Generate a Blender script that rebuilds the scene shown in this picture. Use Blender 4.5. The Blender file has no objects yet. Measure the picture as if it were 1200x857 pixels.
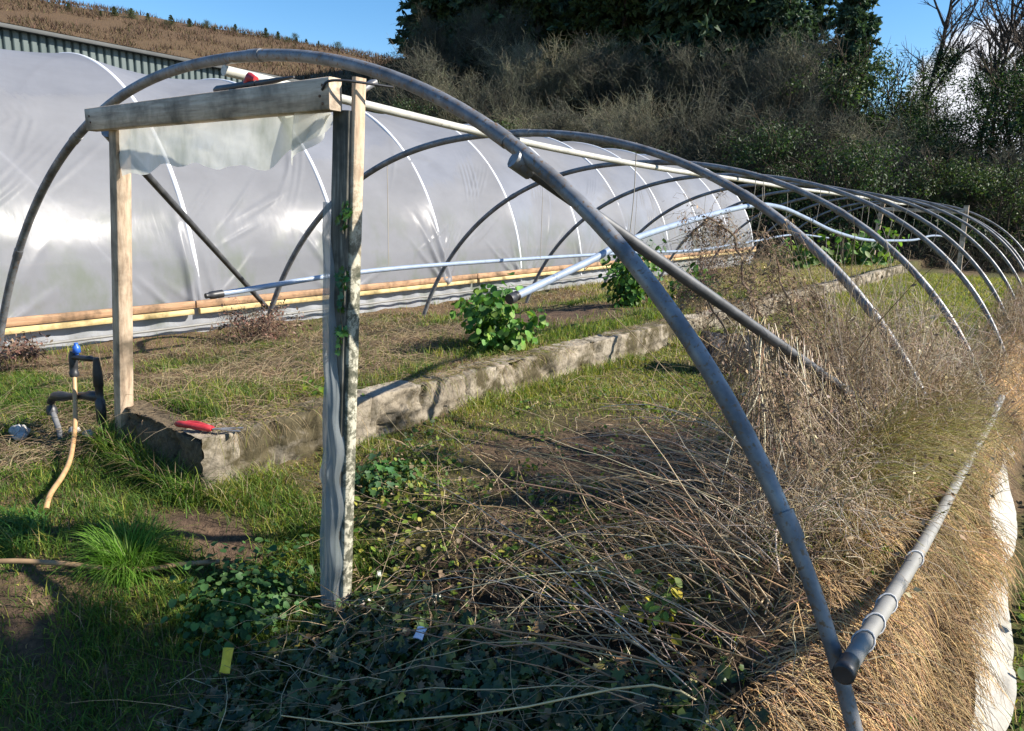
import bpy, math, random
import numpy as np
rng = np.random.default_rng(11)
random.seed(5)
scn = bpy.context.scene
COL = scn.collection
R = math.radians

# ------------------------------------------------------------------ helpers
def tag(o, label=None, cat=None, group=None, kind=None):
    if label: o['label'] = label
    if cat: o['category'] = cat
    if group: o['group'] = group
    if kind: o['kind'] = kind
    return o

def empty(name, loc, label, cat, group=None):
    o = bpy.data.objects.new(name, None)
    o.empty_display_size = .2
    COL.objects.link(o)
    o.location = loc
    return tag(o, label, cat, group)

class MB:
    """collects vertices, faces and colours, then links them as one mesh object"""
    def __init__(s): s.v = []; s.f3 = []; s.f4 = []; s.c = []; s.n = 0
    def add(s, v, f3=None, f4=None, c=None):
        v = np.asarray(v, float).reshape(-1, 3)
        if f3 is not None and len(f3): s.f3.append(np.asarray(f3, int).reshape(-1, 3) + s.n)
        if f4 is not None and len(f4): s.f4.append(np.asarray(f4, int).reshape(-1, 4) + s.n)
        if c is None: c = np.full((len(v), 3), .5)
        c = np.asarray(c, float)
        if c.ndim == 1: c = np.tile(c, (len(v), 1))
        s.c.append(c); s.v.append(v); s.n += len(v)
        return s
    def build(s, name, mat, parent=None, smooth=False, loc=None):
        v = np.concatenate(s.v)
        if loc is not None: v = v - np.asarray(loc, float)
        elif parent is not None: v = v - np.array(parent['_w'] if '_w' in parent else wloc(parent))
        f3 = np.concatenate(s.f3) if s.f3 else np.zeros((0, 3), int)
        f4 = np.concatenate(s.f4) if s.f4 else np.zeros((0, 4), int)
        me = bpy.data.meshes.new(name)
        me.vertices.add(len(v)); me.vertices.foreach_set('co', v.astype(np.float32).ravel())
        nl = f3.size + f4.size
        me.loops.add(nl)
        me.loops.foreach_set('vertex_index', np.concatenate([f3.ravel(), f4.ravel()]).astype(np.int32))
        st = np.concatenate([np.arange(len(f3)) * 3, f3.size + np.arange(len(f4)) * 4])
        me.polygons.add(len(st))
        me.polygons.foreach_set('loop_start', st.astype(np.int32))
        if smooth: me.polygons.foreach_set('use_smooth', np.ones(len(st), bool))
        me.update(calc_edges=True)
        a = me.color_attributes.new('Col', 'FLOAT_COLOR', 'POINT')
        c = np.concatenate(s.c); c4 = np.ones((len(c), 4), np.float32); c4[:, :3] = c
        a.data.foreach_set('color', c4.ravel())
        me.materials.append(mat)
        o = bpy.data.objects.new(name, me); COL.objects.link(o)
        if loc is not None: o.location = loc
        if parent is not None: o.parent = parent
        return o

def wloc(o):
    p = np.array(o.location)
    while o.parent is not None:
        o = o.parent; p = p + np.array(o.location)
    return p

def nrm(a):
    a = np.asarray(a, float)
    return a / np.maximum(np.linalg.norm(a, axis=-1, keepdims=True), 1e-9)

def tubes(mb, paths, rad, sides=6, col=None, cap=True):
    """paths (N,K,3); rad scalar / (N,) / (N,K); col (3,) or (N,3)"""
    P = np.asarray(paths, float)
    if P.ndim == 2: P = P[None]
    N, K, _ = P.shape
    ra = np.asarray(rad, float)
    if ra.ndim == 2 and ra.shape[0] == 1 and ra.shape[1] not in (1, K): rad = np.interp(np.linspace(0, 1, K), np.linspace(0, 1, ra.shape[1]), ra[0])[None]
    r = np.broadcast_to(np.asarray(rad, float).reshape((-1, 1)) if np.ndim(rad) == 1 and len(np.atleast_1d(rad)) == N and N > 1 else np.asarray(rad, float), (N, K))
    T = np.empty_like(P); T[:, 1:-1] = P[:, 2:] - P[:, :-2]; T[:, 0] = P[:, 1] - P[:, 0]; T[:, -1] = P[:, -1] - P[:, -2]
    T = nrm(T)
    m = nrm(T.mean(1) + 1e-6)
    ref = np.where(np.abs(m[:, 2:3]) > .8, np.array([[1., 0, 0]]), np.array([[0, 0, 1.]]))[:, None]
    A = nrm(np.cross(T, ref)); B = np.cross(T, A)
    th = np.arange(sides) * 2 * np.pi / sides
    ring = P[:, :, None] + r[:, :, None, None] * (A[:, :, None] * np.cos(th)[None, None, :, None] + B[:, :, None] * np.sin(th)[None, None, :, None])
    V = ring.reshape(-1, 3)
    n = np.arange(N)[:, None, None] * K * sides; k = np.arange(K - 1)[None, :, None] * sides; j = np.arange(sides)[None, None]
    j2 = (j + 1) % sides
    F = np.stack([n + k + j, n + k + j2, n + k + sides + j2, n + k + sides + j], -1).reshape(-1, 4)
    c = np.full((N, 3), .5) if col is None else np.broadcast_to(np.asarray(col, float), (N, 3))
    mb.add(V, None, F, np.repeat(c, K * sides, 0))
    if cap and sides > 3:
        for i in range(N):
            for kk, sgn in ((0, 1), (K - 1, -1)):
                rr = ring[i, kk]; o_ = np.concatenate([rr, rr.mean(0, keepdims=True)])
                jj = np.arange(sides); f = np.stack([jj, (jj + 1) % sides, np.full(sides, sides)], -1)
                if sgn > 0: f = f[:, ::-1]
                mb.add(o_, f, None, c[i])
    return mb

def smooth_path(pts, n=40):
    p = np.asarray(pts, float); m = len(p)
    out = []
    ext = np.concatenate([[2 * p[0] - p[1]], p, [2 * p[-1] - p[-2]]])
    seg = max(2, n // (m - 1))
    for i in range(m - 1):
        p0, p1, p2, p3 = ext[i:i + 4]
        for t in np.linspace(0, 1, seg, endpoint=False):
            out.append(.5 * (2 * p1 + (p2 - p0) * t + (2 * p0 - 5 * p1 + 4 * p2 - p3) * t * t + (3 * p1 - p0 - 3 * p2 + p3) * t ** 3))
    out.append(p[-1])
    return np.array(out)

def tube(mb, pts, r, sides=10, col=None):
    return tubes(mb, np.asarray(pts, float)[None], r, sides, col)

def beam(mb, p0, p1, w, h, up=(0, 0, 1), bev=.004, seg=1, rough=0., col=None):
    """a rectangular bar p0->p1; w across, h along `up`; lightly bevelled edges and wavy faces"""
    p0, p1 = np.asarray(p0, float), np.asarray(p1, float)
    d = nrm(p1 - p0); u = np.asarray(up, float); u = nrm(u - d * (u @ d)); s = np.cross(d, u)
    prof = []
    for sx, sy in ((-1, -1), (1, -1), (1, 1), (-1, 1)):
        a = (sx * (w / 2 - bev), sy * h / 2); b = (sx * w / 2, sy * (h / 2 - bev))
        prof += [a, b] if (sx * sy > 0) else [b, a]
    # order the eight corners around the outline
    prof = sorted(prof, key=lambda q: math.atan2(q[1] / h, q[0] / w))
    prof = np.array(prof)
    K = seg + 1; L = []
    for k in range(K):
        c = p0 + (p1 - p0) * k / seg
        sc = 1 + rough * (rng.random() - .5)
        L.append(c + (prof[:, :1] * s + prof[:, 1:] * u) * sc)
    V = np.array(L).reshape(-1, 3); n = 8; F = []
    for k in range(seg):
        for j in range(n): F.append((k * n + j, k * n + (j + 1) % n, (k + 1) * n + (j + 1) % n, (k + 1) * n + j))
    mb.add(V, None, F, col)
    for k in (0, seg):
        rr = L[k]; o_ = np.concatenate([rr, rr.mean(0, keepdims=True)])
        f = [(j, (j + 1) % n, n) for j in range(n)]
        if k == 0: f = [q[::-1] for q in f]
        mb.add(o_, f, None, col)
    return mb

def box(mb, c, size, rot=0., bev=.004, col=None):
    c = np.asarray(c, float); d = np.array([math.cos(rot), math.sin(rot), 0]) * size[0] / 2
    return beam(mb, c - d, c + d, size[1], size[2], bev=bev, col=col)

def sm(a, b, x):
    t = np.clip((np.asarray(x, float) - a) / (b - a), 0, 1)
    return t * t * (3 - 2 * t)

def hash2(ix, iy, seed=0):
    n = np.sin(ix * 127.1 + iy * 311.7 + seed * 74.7) * 43758.5453
    return n - np.floor(n)

def vnoise(x, y, seed=0):
    x = np.asarray(x, float); y = np.asarray(y, float)
    ix, iy = np.floor(x), np.floor(y); fx, fy = x - ix, y - iy
    fx = fx * fx * (3 - 2 * fx); fy = fy * fy * (3 - 2 * fy)
    a, b = hash2(ix, iy, seed), hash2(ix + 1, iy, seed)
    c, d = hash2(ix, iy + 1, seed), hash2(ix + 1, iy + 1, seed)
    return (a * (1 - fx) + b * fx) * (1 - fy) + (c * (1 - fx) + d * fx) * fy

def fbm(x, y, seed=0, o=4):
    s = 0; a = .5
    for k in range(o):
        s = s + a * vnoise(x * 2 ** k, y * 2 ** k, seed + k * 3); a *= .5
    return s / (1 - .5 ** o)

# ------------------------------------------------------------------ materials
def mat(name, build):
    m = bpy.data.materials.new(name); m.use_nodes = True
    nt = m.node_tree; nt.nodes.clear()
    out = nt.nodes.new('ShaderNodeOutputMaterial')
    sh = build(nt)
    nt.links.new(sh, out.inputs['Surface'])
    return m

def N(nt, t, **kw):
    n = nt.nodes.new(t)
    for k, v in kw.items():
        if k.startswith('i_'):
            key = k[2:]
            n.inputs[int(key) if key.isdigit() else key.replace('_', ' ')].default_value = v
        else: setattr(n, k, v)
    return n

def ramp(nt, fac, stops):
    r = nt.nodes.new('ShaderNodeValToRGB'); e = r.color_ramp.elements
    while len(e) < len(stops): e.new(.5)
    for i, (p, c) in enumerate(stops):
        e[i].position = p; e[i].color = (*c, 1) if len(c) == 3 else c
    nt.links.new(fac, r.inputs['Fac']); return r.outputs['Color']

def noise(nt, scale, detail=4, vec=None, rough=.6, stretch=None, dist=0):
    n = N(nt, 'ShaderNodeTexNoise'); n.inputs['Scale'].default_value = scale; n.inputs['Detail'].default_value = detail
    n.inputs['Roughness'].default_value = rough; n.inputs['Distortion'].default_value = dist
    if vec is None: vec = N(nt, 'ShaderNodeTexCoord').outputs['Object']
    if stretch is not None:
        mp = N(nt, 'ShaderNodeMapping'); mp.inputs['Scale'].default_value = stretch
        nt.links.new(vec, mp.inputs['Vector']); vec = mp.outputs['Vector']
    nt.links.new(vec, n.inputs['Vector']); return n.outputs['Fac']

def mix(nt, fac, a, b, mode='MIX'):
    m = N(nt, 'ShaderNodeMix', data_type='RGBA', blend_type=mode)
    for sock, val in ((m.inputs[0], fac), (m.inputs[6], a), (m.inputs[7], b)):
        if hasattr(val, 'links'): nt.links.new(val, sock)
        else: sock.default_value = val if not isinstance(val, tuple) else ((*val, 1) if len(val) == 3 else val)
    return m.outputs[2]

def principled(nt, col, rough=.7, metal=0., spec=.5, bump=None, bdist=.01, bstr=.5):
    p = N(nt, 'ShaderNodeBsdfPrincipled')
    for sock, val in ((p.inputs['Base Color'], col), (p.inputs['Roughness'], rough), (p.inputs['Metallic'], metal)):
        if hasattr(val, 'links'): nt.links.new(val, sock)
        else: sock.default_value = (*val, 1) if isinstance(val, tuple) else val
    p.inputs['Specular IOR Level'].default_value = spec
    if bump is not None:
        b = N(nt, 'ShaderNodeBump'); b.inputs['Strength'].default_value = bstr; b.inputs['Distance'].default_value = bdist
        nt.links.new(bump, b.inputs['Height']); nt.links.new(b.outputs['Normal'], p.inputs['Normal'])
    return p.outputs['BSDF']

def m_wood(nt, c0, c1, c2, axis):
    st = [18, 18, 18]; st[axis] = 1.2
    g = noise(nt, 3.0, 8, stretch=tuple(st), rough=.7, dist=.12)
    g2 = noise(nt, 5, 4)
    c = ramp(nt, g, [(.3, c0), (.5, c1), (.72, c2)])
    c = mix(nt, ramp(nt, g2, [(.45, (0, 0, 0)), (.7, (1, 1, 1))]), c, (c0[0] * .45, c0[1] * .5, c0[2] * .5))
    # knots and old stains
    v = N(nt, 'ShaderNodeTexVoronoi'); v.inputs['Scale'].default_value = 4.5
    nt.links.new(N(nt, 'ShaderNodeTexCoord').outputs['Object'], v.inputs['Vector'])
    c = mix(nt, ramp(nt, v.outputs['Distance'], [(.0, (1, 1, 1)), (.12, (0, 0, 0))]), c, (.05, .035, .025))
    return principled(nt, c, .8, bump=g, bdist=.004, bstr=.6)

M = {}
M['wood_x'] = mat('weathered_beam_wood', lambda nt: m_wood(nt, (.28, .205, .145), (.54, .42, .31), (.70, .58, .45), 0))
M['wood_z'] = mat('weathered_post_wood', lambda nt: m_wood(nt, (.24, .165, .11), (.44, .33, .23), (.58, .46, .34), 2))
M['wood_shade'] = mat('shaded_post_wood', lambda nt: m_wood(nt, (.05, .05, .04), (.12, .11, .09), (.36, .34, .28), 2))  # dark tones paint in the shade on the right post's front face
def m_lichen(nt):
    c = ramp(nt, noise(nt, 3, 6, stretch=(18, 18, 1.2), rough=.65, dist=.6), [(.3, (.30, .2, .13)), (.6, (.58, .44, .31))])
    sp = N(nt, 'ShaderNodeSeparateXYZ'); nt.links.new(N(nt, 'ShaderNodeTexCoord').outputs['Object'], sp.inputs[0])
    lz = N(nt, 'ShaderNodeMapRange'); lz.inputs[1].default_value = 1.75; lz.inputs[2].default_value = 1.2; nt.links.new(sp.outputs['Z'], lz.inputs[0])
    l = ramp(nt, noise(nt, 17, 7, rough=.75, dist=.4), [(.38, (.04, .045, .028)), (.49, (.13, .125, .09)), (.56, (.44, .42, .33)), (.7, (.36, .32, .24))])
    return principled(nt, mix(nt, lz.outputs[0], c, l), .9, bump=noise(nt, 26, 5), bdist=.006, bstr=.6)
M['wood_lichen'] = mat('lichen_spotted_board', m_lichen)
M['rail_brown'] = mat('brown_rail_board', lambda nt: m_wood(nt, (.20, .115, .06), (.36, .21, .115), (.46, .29, .17), 1))
M['rail_yellow'] = mat('yellow_rail_board', lambda nt: m_wood(nt, (.36, .25, .10), (.58, .43, .2), (.68, .54, .3), 1))

def m_steel(nt):
    n1 = noise(nt, 9, 5); n2 = noise(nt, 60, 3)
    c = ramp(nt, n1, [(.3, (.075, .078, .085)), (.5, (.17, .176, .19)), (.75, (.28, .285, .29))])
    c = mix(nt, ramp(nt, n2, [(.56, (0, 0, 0)), (.66, (1, 1, 1))]), c, (.16, .105, .065))
    r = ramp(nt, n1, [(.3, (.62,) * 3), (.7, (.42,) * 3)])
    return principled(nt, c, r, .35, bump=n2, bdist=.001, bstr=.3)
M['steel'] = mat('galvanised_tube', m_steel)
M['steel_dark'] = mat('dull_dark_tube', lambda nt: principled(nt, ramp(nt, noise(nt, 12, 6), [(.3, (.035, .036, .04)), (.6, (.085, .088, .095)), (.75, (.15, .14, .13))]), .55, .2))
M['rust'] = mat('rusty_bolt', lambda nt: principled(nt, ramp(nt, noise(nt, 40), [(.3, (.09, .045, .025)), (.7, (.22, .13, .08))]), .8, .2))
def m_pipe(c, r=.4):
    def f(nt):
        n = noise(nt, 7, 6)
        cc = ramp(nt, n, [(.3, tuple(x * .72 for x in c)), (.6, c)])
        cc = mix(nt, ramp(nt, noise(nt, 45, 3), [(.6, (0, 0, 0)), (.75, (1, 1, 1))]), cc, (.22, .2, .15))
        return principled(nt, cc, r, bump=n, bdist=.001, bstr=.2)
    return f
M['pipe_white'] = mat('white_plastic_pipe', m_pipe((.46, .45, .40)))
M['pipe_grey'] = mat('grey_plastic_pipe', m_pipe((.21, .205, .19), .6))
M['pipe_blue'] = mat('blue_grey_plastic_pipe', m_pipe((.26, .32, .42), .35))
M['black_plastic'] = mat('black_plastic', lambda nt: principled(nt, ramp(nt, noise(nt, 20), [(.3, (.012, .012, .014)), (.7, (.035, .035, .038))]), .45))
M['pot'] = mat('faded_black_pot', lambda nt: principled(nt, ramp(nt, noise(nt, 14), [(.3, (.008, .008, .011)), (.7, (.022, .022, .027))]), .75, spec=.2))
M['blue_plastic'] = mat('blue_plastic', lambda nt: principled(nt, (.02, .10, .42), .4))
M['red_plastic'] = mat('red_plastic', lambda nt: principled(nt, ramp(nt, noise(nt, 30), [(.3, (.30, .012, .018)), (.7, (.5, .04, .045))]), .5))
M['hose_tan'] = mat('tan_hose', lambda nt: principled(nt, ramp(nt, noise(nt, 14), [(.3, (.34, .19, .085)), (.7, (.52, .32, .16))]), .5))
M['hose_brown'] = mat('brown_hose', lambda nt: principled(nt, ramp(nt, noise(nt, 9), [(.3, (.15, .09, .045)), (.7, (.30, .20, .11))]), .6))
M['hose_grey'] = mat('grey_hose', lambda nt: principled(nt, ramp(nt, noise(nt, 14), [(.3, (.09, .09, .09)), (.7, (.20, .20, .20))]), .5))
M['brass'] = mat('brass', lambda nt: principled(nt, (.45, .32, .12), .4, .8))
M['string'] = mat('baler_twine', lambda nt: principled(nt, (.34, .30, .24), .9))
M['yellow'] = mat('yellow_tag_plastic', lambda nt: principled(nt, ramp(nt, noise(nt, 25), [(.3, (.55, .36, .01)), (.6, (.74, .52, .03))]), .5))
M['litter'] = mat('white_litter', lambda nt: principled(nt, (.62, .64, .72), .5))
M['stone'] = mat('pale_stone', lambda nt: principled(nt, ramp(nt, noise(nt, 16, 6), [(.3, (.22, .21, .19)), (.7, (.5, .49, .46))]), .85, bump=noise(nt, 30), bdist=.01))

def m_film(transp, tint, rough=.28, glow=.5, dirt=.35, bst=.25, gl=.13):
    def f(nt):
        n1 = noise(nt, 1.3, 6, stretch=(1, .6, 1)); n2 = noise(nt, 30, 4)
        dirtm = ramp(nt, n1, [(.35, (0, 0, 0)), (.75, (1, 1, 1))])
        c = mix(nt, dirtm, tint, tuple(t * (1 - dirt) for t in tint))
        sp = N(nt, 'ShaderNodeSeparateXYZ'); nt.links.new(N(nt, 'ShaderNodeTexCoord').outputs['Object'], sp.inputs[0])
        lz = N(nt, 'ShaderNodeMapRange'); lz.inputs[1].default_value = 1.5; lz.inputs[2].default_value = .2; nt.links.new(sp.outputs['Z'], lz.inputs[0])
        al = N(nt, 'ShaderNodeMath', operation='MULTIPLY'); nt.links.new(lz.outputs[0], al.inputs[0]); nt.links.new(ramp(nt, noise(nt, 2.4, 6, stretch=(1, 1, .6)), [(.48, (0, 0, 0)), (.68, (.75, .75, .75))]), al.inputs[1])
        c = mix(nt, al.outputs[0], c, (.17, .21, .12))
        bm = N(nt, 'ShaderNodeBump'); bm.inputs['Strength'].default_value = bst; bm.inputs['Distance'].default_value = .012
        w = noise(nt, 2.5, 4, stretch=(1, 1.6, .5), dist=.6)
        nt.links.new(w, bm.inputs['Height'])
        d = N(nt, 'ShaderNodeBsdfDiffuse'); t = N(nt, 'ShaderNodeBsdfTranslucent'); g = N(nt, 'ShaderNodeBsdfGlossy'); tr = N(nt, 'ShaderNodeBsdfTransparent')
        g.inputs['Roughness'].default_value = rough
        g.inputs['Color'].default_value = (.9, .9, .92, 1)
        nt.links.new(c, d.inputs['Color']); nt.links.new(c, t.inputs['Color'])
        for s_ in (d, t, g): nt.links.new(bm.outputs['Normal'], s_.inputs['Normal'])
        a = N(nt, 'ShaderNodeMixShader'); a.inputs[0].default_value = glow
        nt.links.new(d.outputs[0], a.inputs[1]); nt.links.new(t.outputs[0], a.inputs[2])
        b = N(nt, 'ShaderNodeMixShader'); b.inputs[0].default_value = transp
        nt.links.new(a.outputs[0], b.inputs[1]); nt.links.new(tr.outputs[0], b.inputs[2])
        fr0 = N(nt, 'ShaderNodeLayerWeight'); fr0.inputs['Blend'].default_value = .12; nt.links.new(bm.outputs['Normal'], fr0.inputs['Normal'])
        fr = N(nt, 'ShaderNodeMath', operation='MULTIPLY_ADD', use_clamp=True); nt.links.new(fr0.outputs['Fresnel'], fr.inputs[0]); fr.inputs[1].default_value = gl; fr.inputs[2].default_value = .006
        e = N(nt, 'ShaderNodeMixShader'); nt.links.new(fr.outputs[0], e.inputs[0])
        nt.links.new(b.outputs[0], e.inputs[1]); nt.links.new(g.outputs[0], e.inputs[2])
        return e.outputs[0]
    return f
M['film'] = mat('polythene_film', m_film(.16, (.31, .315, .34), .27, .36, .25))
M['film_low'] = mat('polythene_skirt_film', m_film(.22, (.66, .68, .72), .3, .45, .35))
M['film_clear'] = mat('torn_clear_polythene', m_film(.22, (.80, .80, .74), .5, .55, .15, .08, .12))
M['wrap'] = mat('post_wrap_polythene', m_film(.48, (.46, .51, .53), .22, .3, .35))
M['tape'] = mat('white_hoop_tape', lambda nt: principled(nt, (.60, .61, .64), .5))
M['membrane'] = mat('pale_ground_membrane', lambda nt: principled(nt, ramp(nt, noise(nt, 6, 5), [(.3, (.26, .245, .21)), (.6, (.37, .355, .315))]), .8, bump=noise(nt, 14), bdist=.02))

def m_veg(transl, rough=.6, spec=.35, var=.25, tcol=(1.1, 1.15, .6)):
    def f(nt):
        a = N(nt, 'ShaderNodeAttribute', attribute_name='Col')
        oi = N(nt, 'ShaderNodeObjectInfo')
        n = noise(nt, 11, 3)
        c = mix(nt, ramp(nt, n, [(.3, (1 - var,) * 3), (.7, (1 + var * .6,) * 3)]), (0, 0, 0), a.outputs['Color'])
        mm = N(nt, 'ShaderNodeMix', data_type='RGBA', blend_type='MULTIPLY'); mm.inputs[0].default_value = 1
        nt.links.new(a.outputs['Color'], mm.inputs[6]); nt.links.new(ramp(nt, n, [(.3, (1 - var,) * 3), (.7, (1 + var * .6,) * 3)]), mm.inputs[7])
        p = principled(nt, mm.outputs[2], rough, spec=spec)
        if transl <= 0: return p
        t = N(nt, 'ShaderNodeBsdfTranslucent')
        tc = N(nt, 'ShaderNodeMix', data_type='RGBA', blend_type='MULTIPLY'); tc.inputs[0].default_value = 1
        nt.links.new(mm.outputs[2], tc.inputs[6]); tc.inputs[7].default_value = (*tcol, 1)
        nt.links.new(tc.outputs[2], t.inputs['Color'])
        s = N(nt, 'ShaderNodeMixShader'); s.inputs[0].default_value = transl
        nt.links.new(p, s.inputs[1]); nt.links.new(t.outputs[0], s.inputs[2])
        return s.outputs[0]
    return f
M['grass'] = mat('grass_blades', m_veg(.45))
M['dry'] = mat('dry_grass', m_veg(.3, .8, .15, tcol=(1.1, 1.05, .95)))
M['stem'] = mat('dead_stems', m_veg(0, .85, .15))
M['leaf'] = mat('leaves', m_veg(.35, .58, .35))
M['ivy'] = mat('ivy_leaves', m_veg(.18, .35, .5))
M['needle'] = mat('conifer_needles', m_veg(.2, .65, .3))
M['bark'] = mat('bark', m_veg(0, .9, .1, .4))

def m_ground(nt):
    a = N(nt, 'ShaderNodeAttribute', attribute_name='Col')
    n1 = noise(nt, 5, 8, rough=.7); n2 = noise(nt, 38, 6, rough=.7)
    c = mix(nt, 1., a.outputs['Color'], ramp(nt, n1, [(.3, (.55, .55, .55)), (.5, (.95, .93, .9)), (.7, (1.35, 1.3, 1.2))]), 'MULTIPLY')
    c = mix(nt, 1., c, ramp(nt, n2, [(.3, (.5, .5, .5)), (.55, (1, 1, 1)), (.75, (1.5, 1.45, 1.35))]), 'MULTIPLY')
    m = N(nt, 'ShaderNodeMath', operation='ADD'); nt.links.new(n1, m.inputs[0]); nt.links.new(n2, m.inputs[1])
    return principled(nt, c, .95, spec=.15, bump=m.outputs[0], bdist=.03, bstr=.9)
M['ground'] = mat('soil_and_thatch', m_ground)

def m_concrete(nt):
    tc = N(nt, 'ShaderNodeTexCoord').outputs['Object']
    n1 = noise(nt, 3.0, 6); n2 = noise(nt, 28, 6, rough=.75)
    c = ramp(nt, n1, [(.25, (.15, .125, .09)), (.5, (.28, .24, .185)), (.75, (.36, .32, .255))])
    c = mix(nt, 1., c, ramp(nt, n2, [(.3, (.45, .43, .4)), (.5, (1, 1, 1)), (.75, (1.2, 1.2, 1.2))]), 'MULTIPLY')
    a = N(nt, 'ShaderNodeAttribute', attribute_name='Col')
    c = mix(nt, 1., c, a.outputs['Color'], 'MULTIPLY')
    # moss and dark algae patches
    moss = ramp(nt, noise(nt, 2.2, 7, rough=.7), [(.48, (0, 0, 0)), (.57, (1, 1, 1))])
    c = mix(nt, moss, c, (.075, .062, .035))
    m = N(nt, 'ShaderNodeMath', operation='ADD'); nt.links.new(n1, m.inputs[0]); nt.links.new(n2, m.inputs[1])
    return principled(nt, c, .95, spec=.2, bump=m.outputs[0], bdist=.012, bstr=.8)
M['concrete'] = mat('old_concrete_block', m_concrete)
M['clad'] = mat('green_cladding', lambda nt: principled(nt, ramp(nt, noise(nt, 1.5, 5, stretch=(1, 1, .3)), [(.3, (.055, .078, .078)), (.7, (.095, .12, .115))]), .5, .1))
M['trim'] = mat('pale_roof_trim', lambda nt: principled(nt, ramp(nt, noise(nt, 2, 5), [(.3, (.08, .083, .083)), (.7, (.12, .123, .12))]), .9, 0, .1))
M['roof'] = mat('grey_roof_sheet', lambda nt: principled(nt, (.2, .21, .2), .5, .2))

# ------------------------------------------------------------------ camera
C = np.array([3.23877, -1.67735, 1.78670])
yaw, pit, rol = R(37.10616), R(-13.11843), R(-2.54077)
def Rm(y, p, r):
    cy, sy, cp, sp, cr, sr = math.cos(y), math.sin(y), math.cos(p), math.sin(p), math.cos(r), math.sin(r)
    return np.array([[cy, -sy, 0], [sy, cy, 0], [0, 0, 1]]) @ np.array([[1, 0, 0], [0, cp, -sp], [0, sp, cp]]) @ np.array([[cr, 0, sr], [0, 1, 0], [-sr, 0, cr]])
RC = Rm(yaw, pit, rol)
from mathutils import Matrix
cam = bpy.data.cameras.new('camera'); co = bpy.data.objects.new('camera', cam); COL.objects.link(co)
cam.sensor_width = 36; cam.lens = 817.5 / 1200 * 36; cam.clip_start = .05; cam.clip_end = 2000
mm = Matrix(((RC[0, 0], RC[0, 2], -RC[0, 1], C[0]), (RC[1, 0], RC[1, 2], -RC[1, 1], C[1]), (RC[2, 0], RC[2, 2], -RC[2, 1], C[2]), (0, 0, 0, 1)))
co.matrix_world = mm
scn.camera = co

# ------------------------------------------------------------------ sun and sky
S_DIR = nrm(np.array([1., .60, .86]))
el = math.asin(S_DIR[2]); az = math.atan2(S_DIR[0], S_DIR[1])
sun = bpy.data.lights.new('sun', 'SUN'); so = bpy.data.objects.new('sun', sun); COL.objects.link(so)
sun.energy = 5.0; sun.angle = R(.5); sun.color = (1, .93, .82)
from mathutils import Vector
so.rotation_euler = Vector(-S_DIR).to_track_quat('-Z', 'Y').to_euler()
so.location = (20, 10, 20)
w = bpy.data.worlds.new('World'); scn.world = w; w.use_nodes = True
nt = w.node_tree; nt.nodes.clear()
wo = nt.nodes.new('ShaderNodeOutputWorld'); bg = nt.nodes.new('ShaderNodeBackground')
sky = nt.nodes.new('ShaderNodeTexSky'); sky.sky_type = 'NISHITA'; sky.sun_disc = False
sky.sun_elevation = el; sky.sun_rotation = az; sky.air_density = 1.; sky.dust_density = .3; sky.ozone_density = 2.5
bg.inputs['Strength'].default_value = .10
tc = nt.nodes.new('ShaderNodeTexCoord')
def wnoise(sc, det):
    n = nt.nodes.new('ShaderNodeTexNoise'); n.inputs['Scale'].default_value = sc; n.inputs['Detail'].default_value = det
    n.inputs['Roughness'].default_value = .6
    nt.links.new(tc.outputs['Generated'], n.inputs['Vector']); return n.outputs['Fac']
# one bank of white cloud low over the far end of the tunnel
def pixdir(u, v): return nrm(RC @ np.array([(u - 600) / 817.5, 1, -(v - 428.5) / 817.5]))
cd = pixdir(1185, 135)
dot = nt.nodes.new('ShaderNodeVectorMath'); dot.operation = 'DOT_PRODUCT'
nt.links.new(tc.outputs['Generated'], dot.inputs[0]); dot.inputs[1].default_value = tuple(cd)
mr = nt.nodes.new('ShaderNodeMapRange'); mr.inputs[1].default_value = math.cos(R(7.5)); mr.inputs[2].default_value = math.cos(R(2)); mr.inputs[3].default_value = -.22; mr.inputs[4].default_value = .26
nt.links.new(dot.outputs['Value'], mr.inputs[0])
ad = nt.nodes.new('ShaderNodeMath'); ad.operation = 'ADD'; nt.links.new(wnoise(9, 7), ad.inputs[0]); nt.links.new(mr.outputs[0], ad.inputs[1])
cm = nt.nodes.new('ShaderNodeMapRange'); cm.inputs[1].default_value = .5; cm.inputs[2].default_value = .62; nt.links.new(ad.outputs[0], cm.inputs[0])
mx = nt.nodes.new('ShaderNodeMix'); mx.data_type = 'RGBA'; nt.links.new(cm.outputs[0], mx.inputs[0])
hs = nt.nodes.new('ShaderNodeHueSaturation'); hs.inputs['Saturation'].default_value = 1.3; hs.inputs['Value'].default_value = .88
nt.links.new(sky.outputs[0], hs.inputs['Color'])
nt.links.new(hs.outputs[0], mx.inputs[6]); mx.inputs[7].default_value = (4.9, 5.0, 5.4, 1)
nt.links.new(mx.outputs[2], bg.inputs['Color']); nt.links.new(bg.outputs[0], wo.inputs['Surface'])
scn.view_settings.view_transform = 'Standard'; scn.view_settings.look = 'None'
scn.view_settings.exposure = 1.15; scn.view_settings.gamma = 1

# ------------------------------------------------------------------ ground
def bedmask(x, y):
    inb = np.where(x > -.9, sm(.04, .10, y), sm(-.25, .65, y))
    return inb * (1 - sm(-.09, -.02, x))

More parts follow.
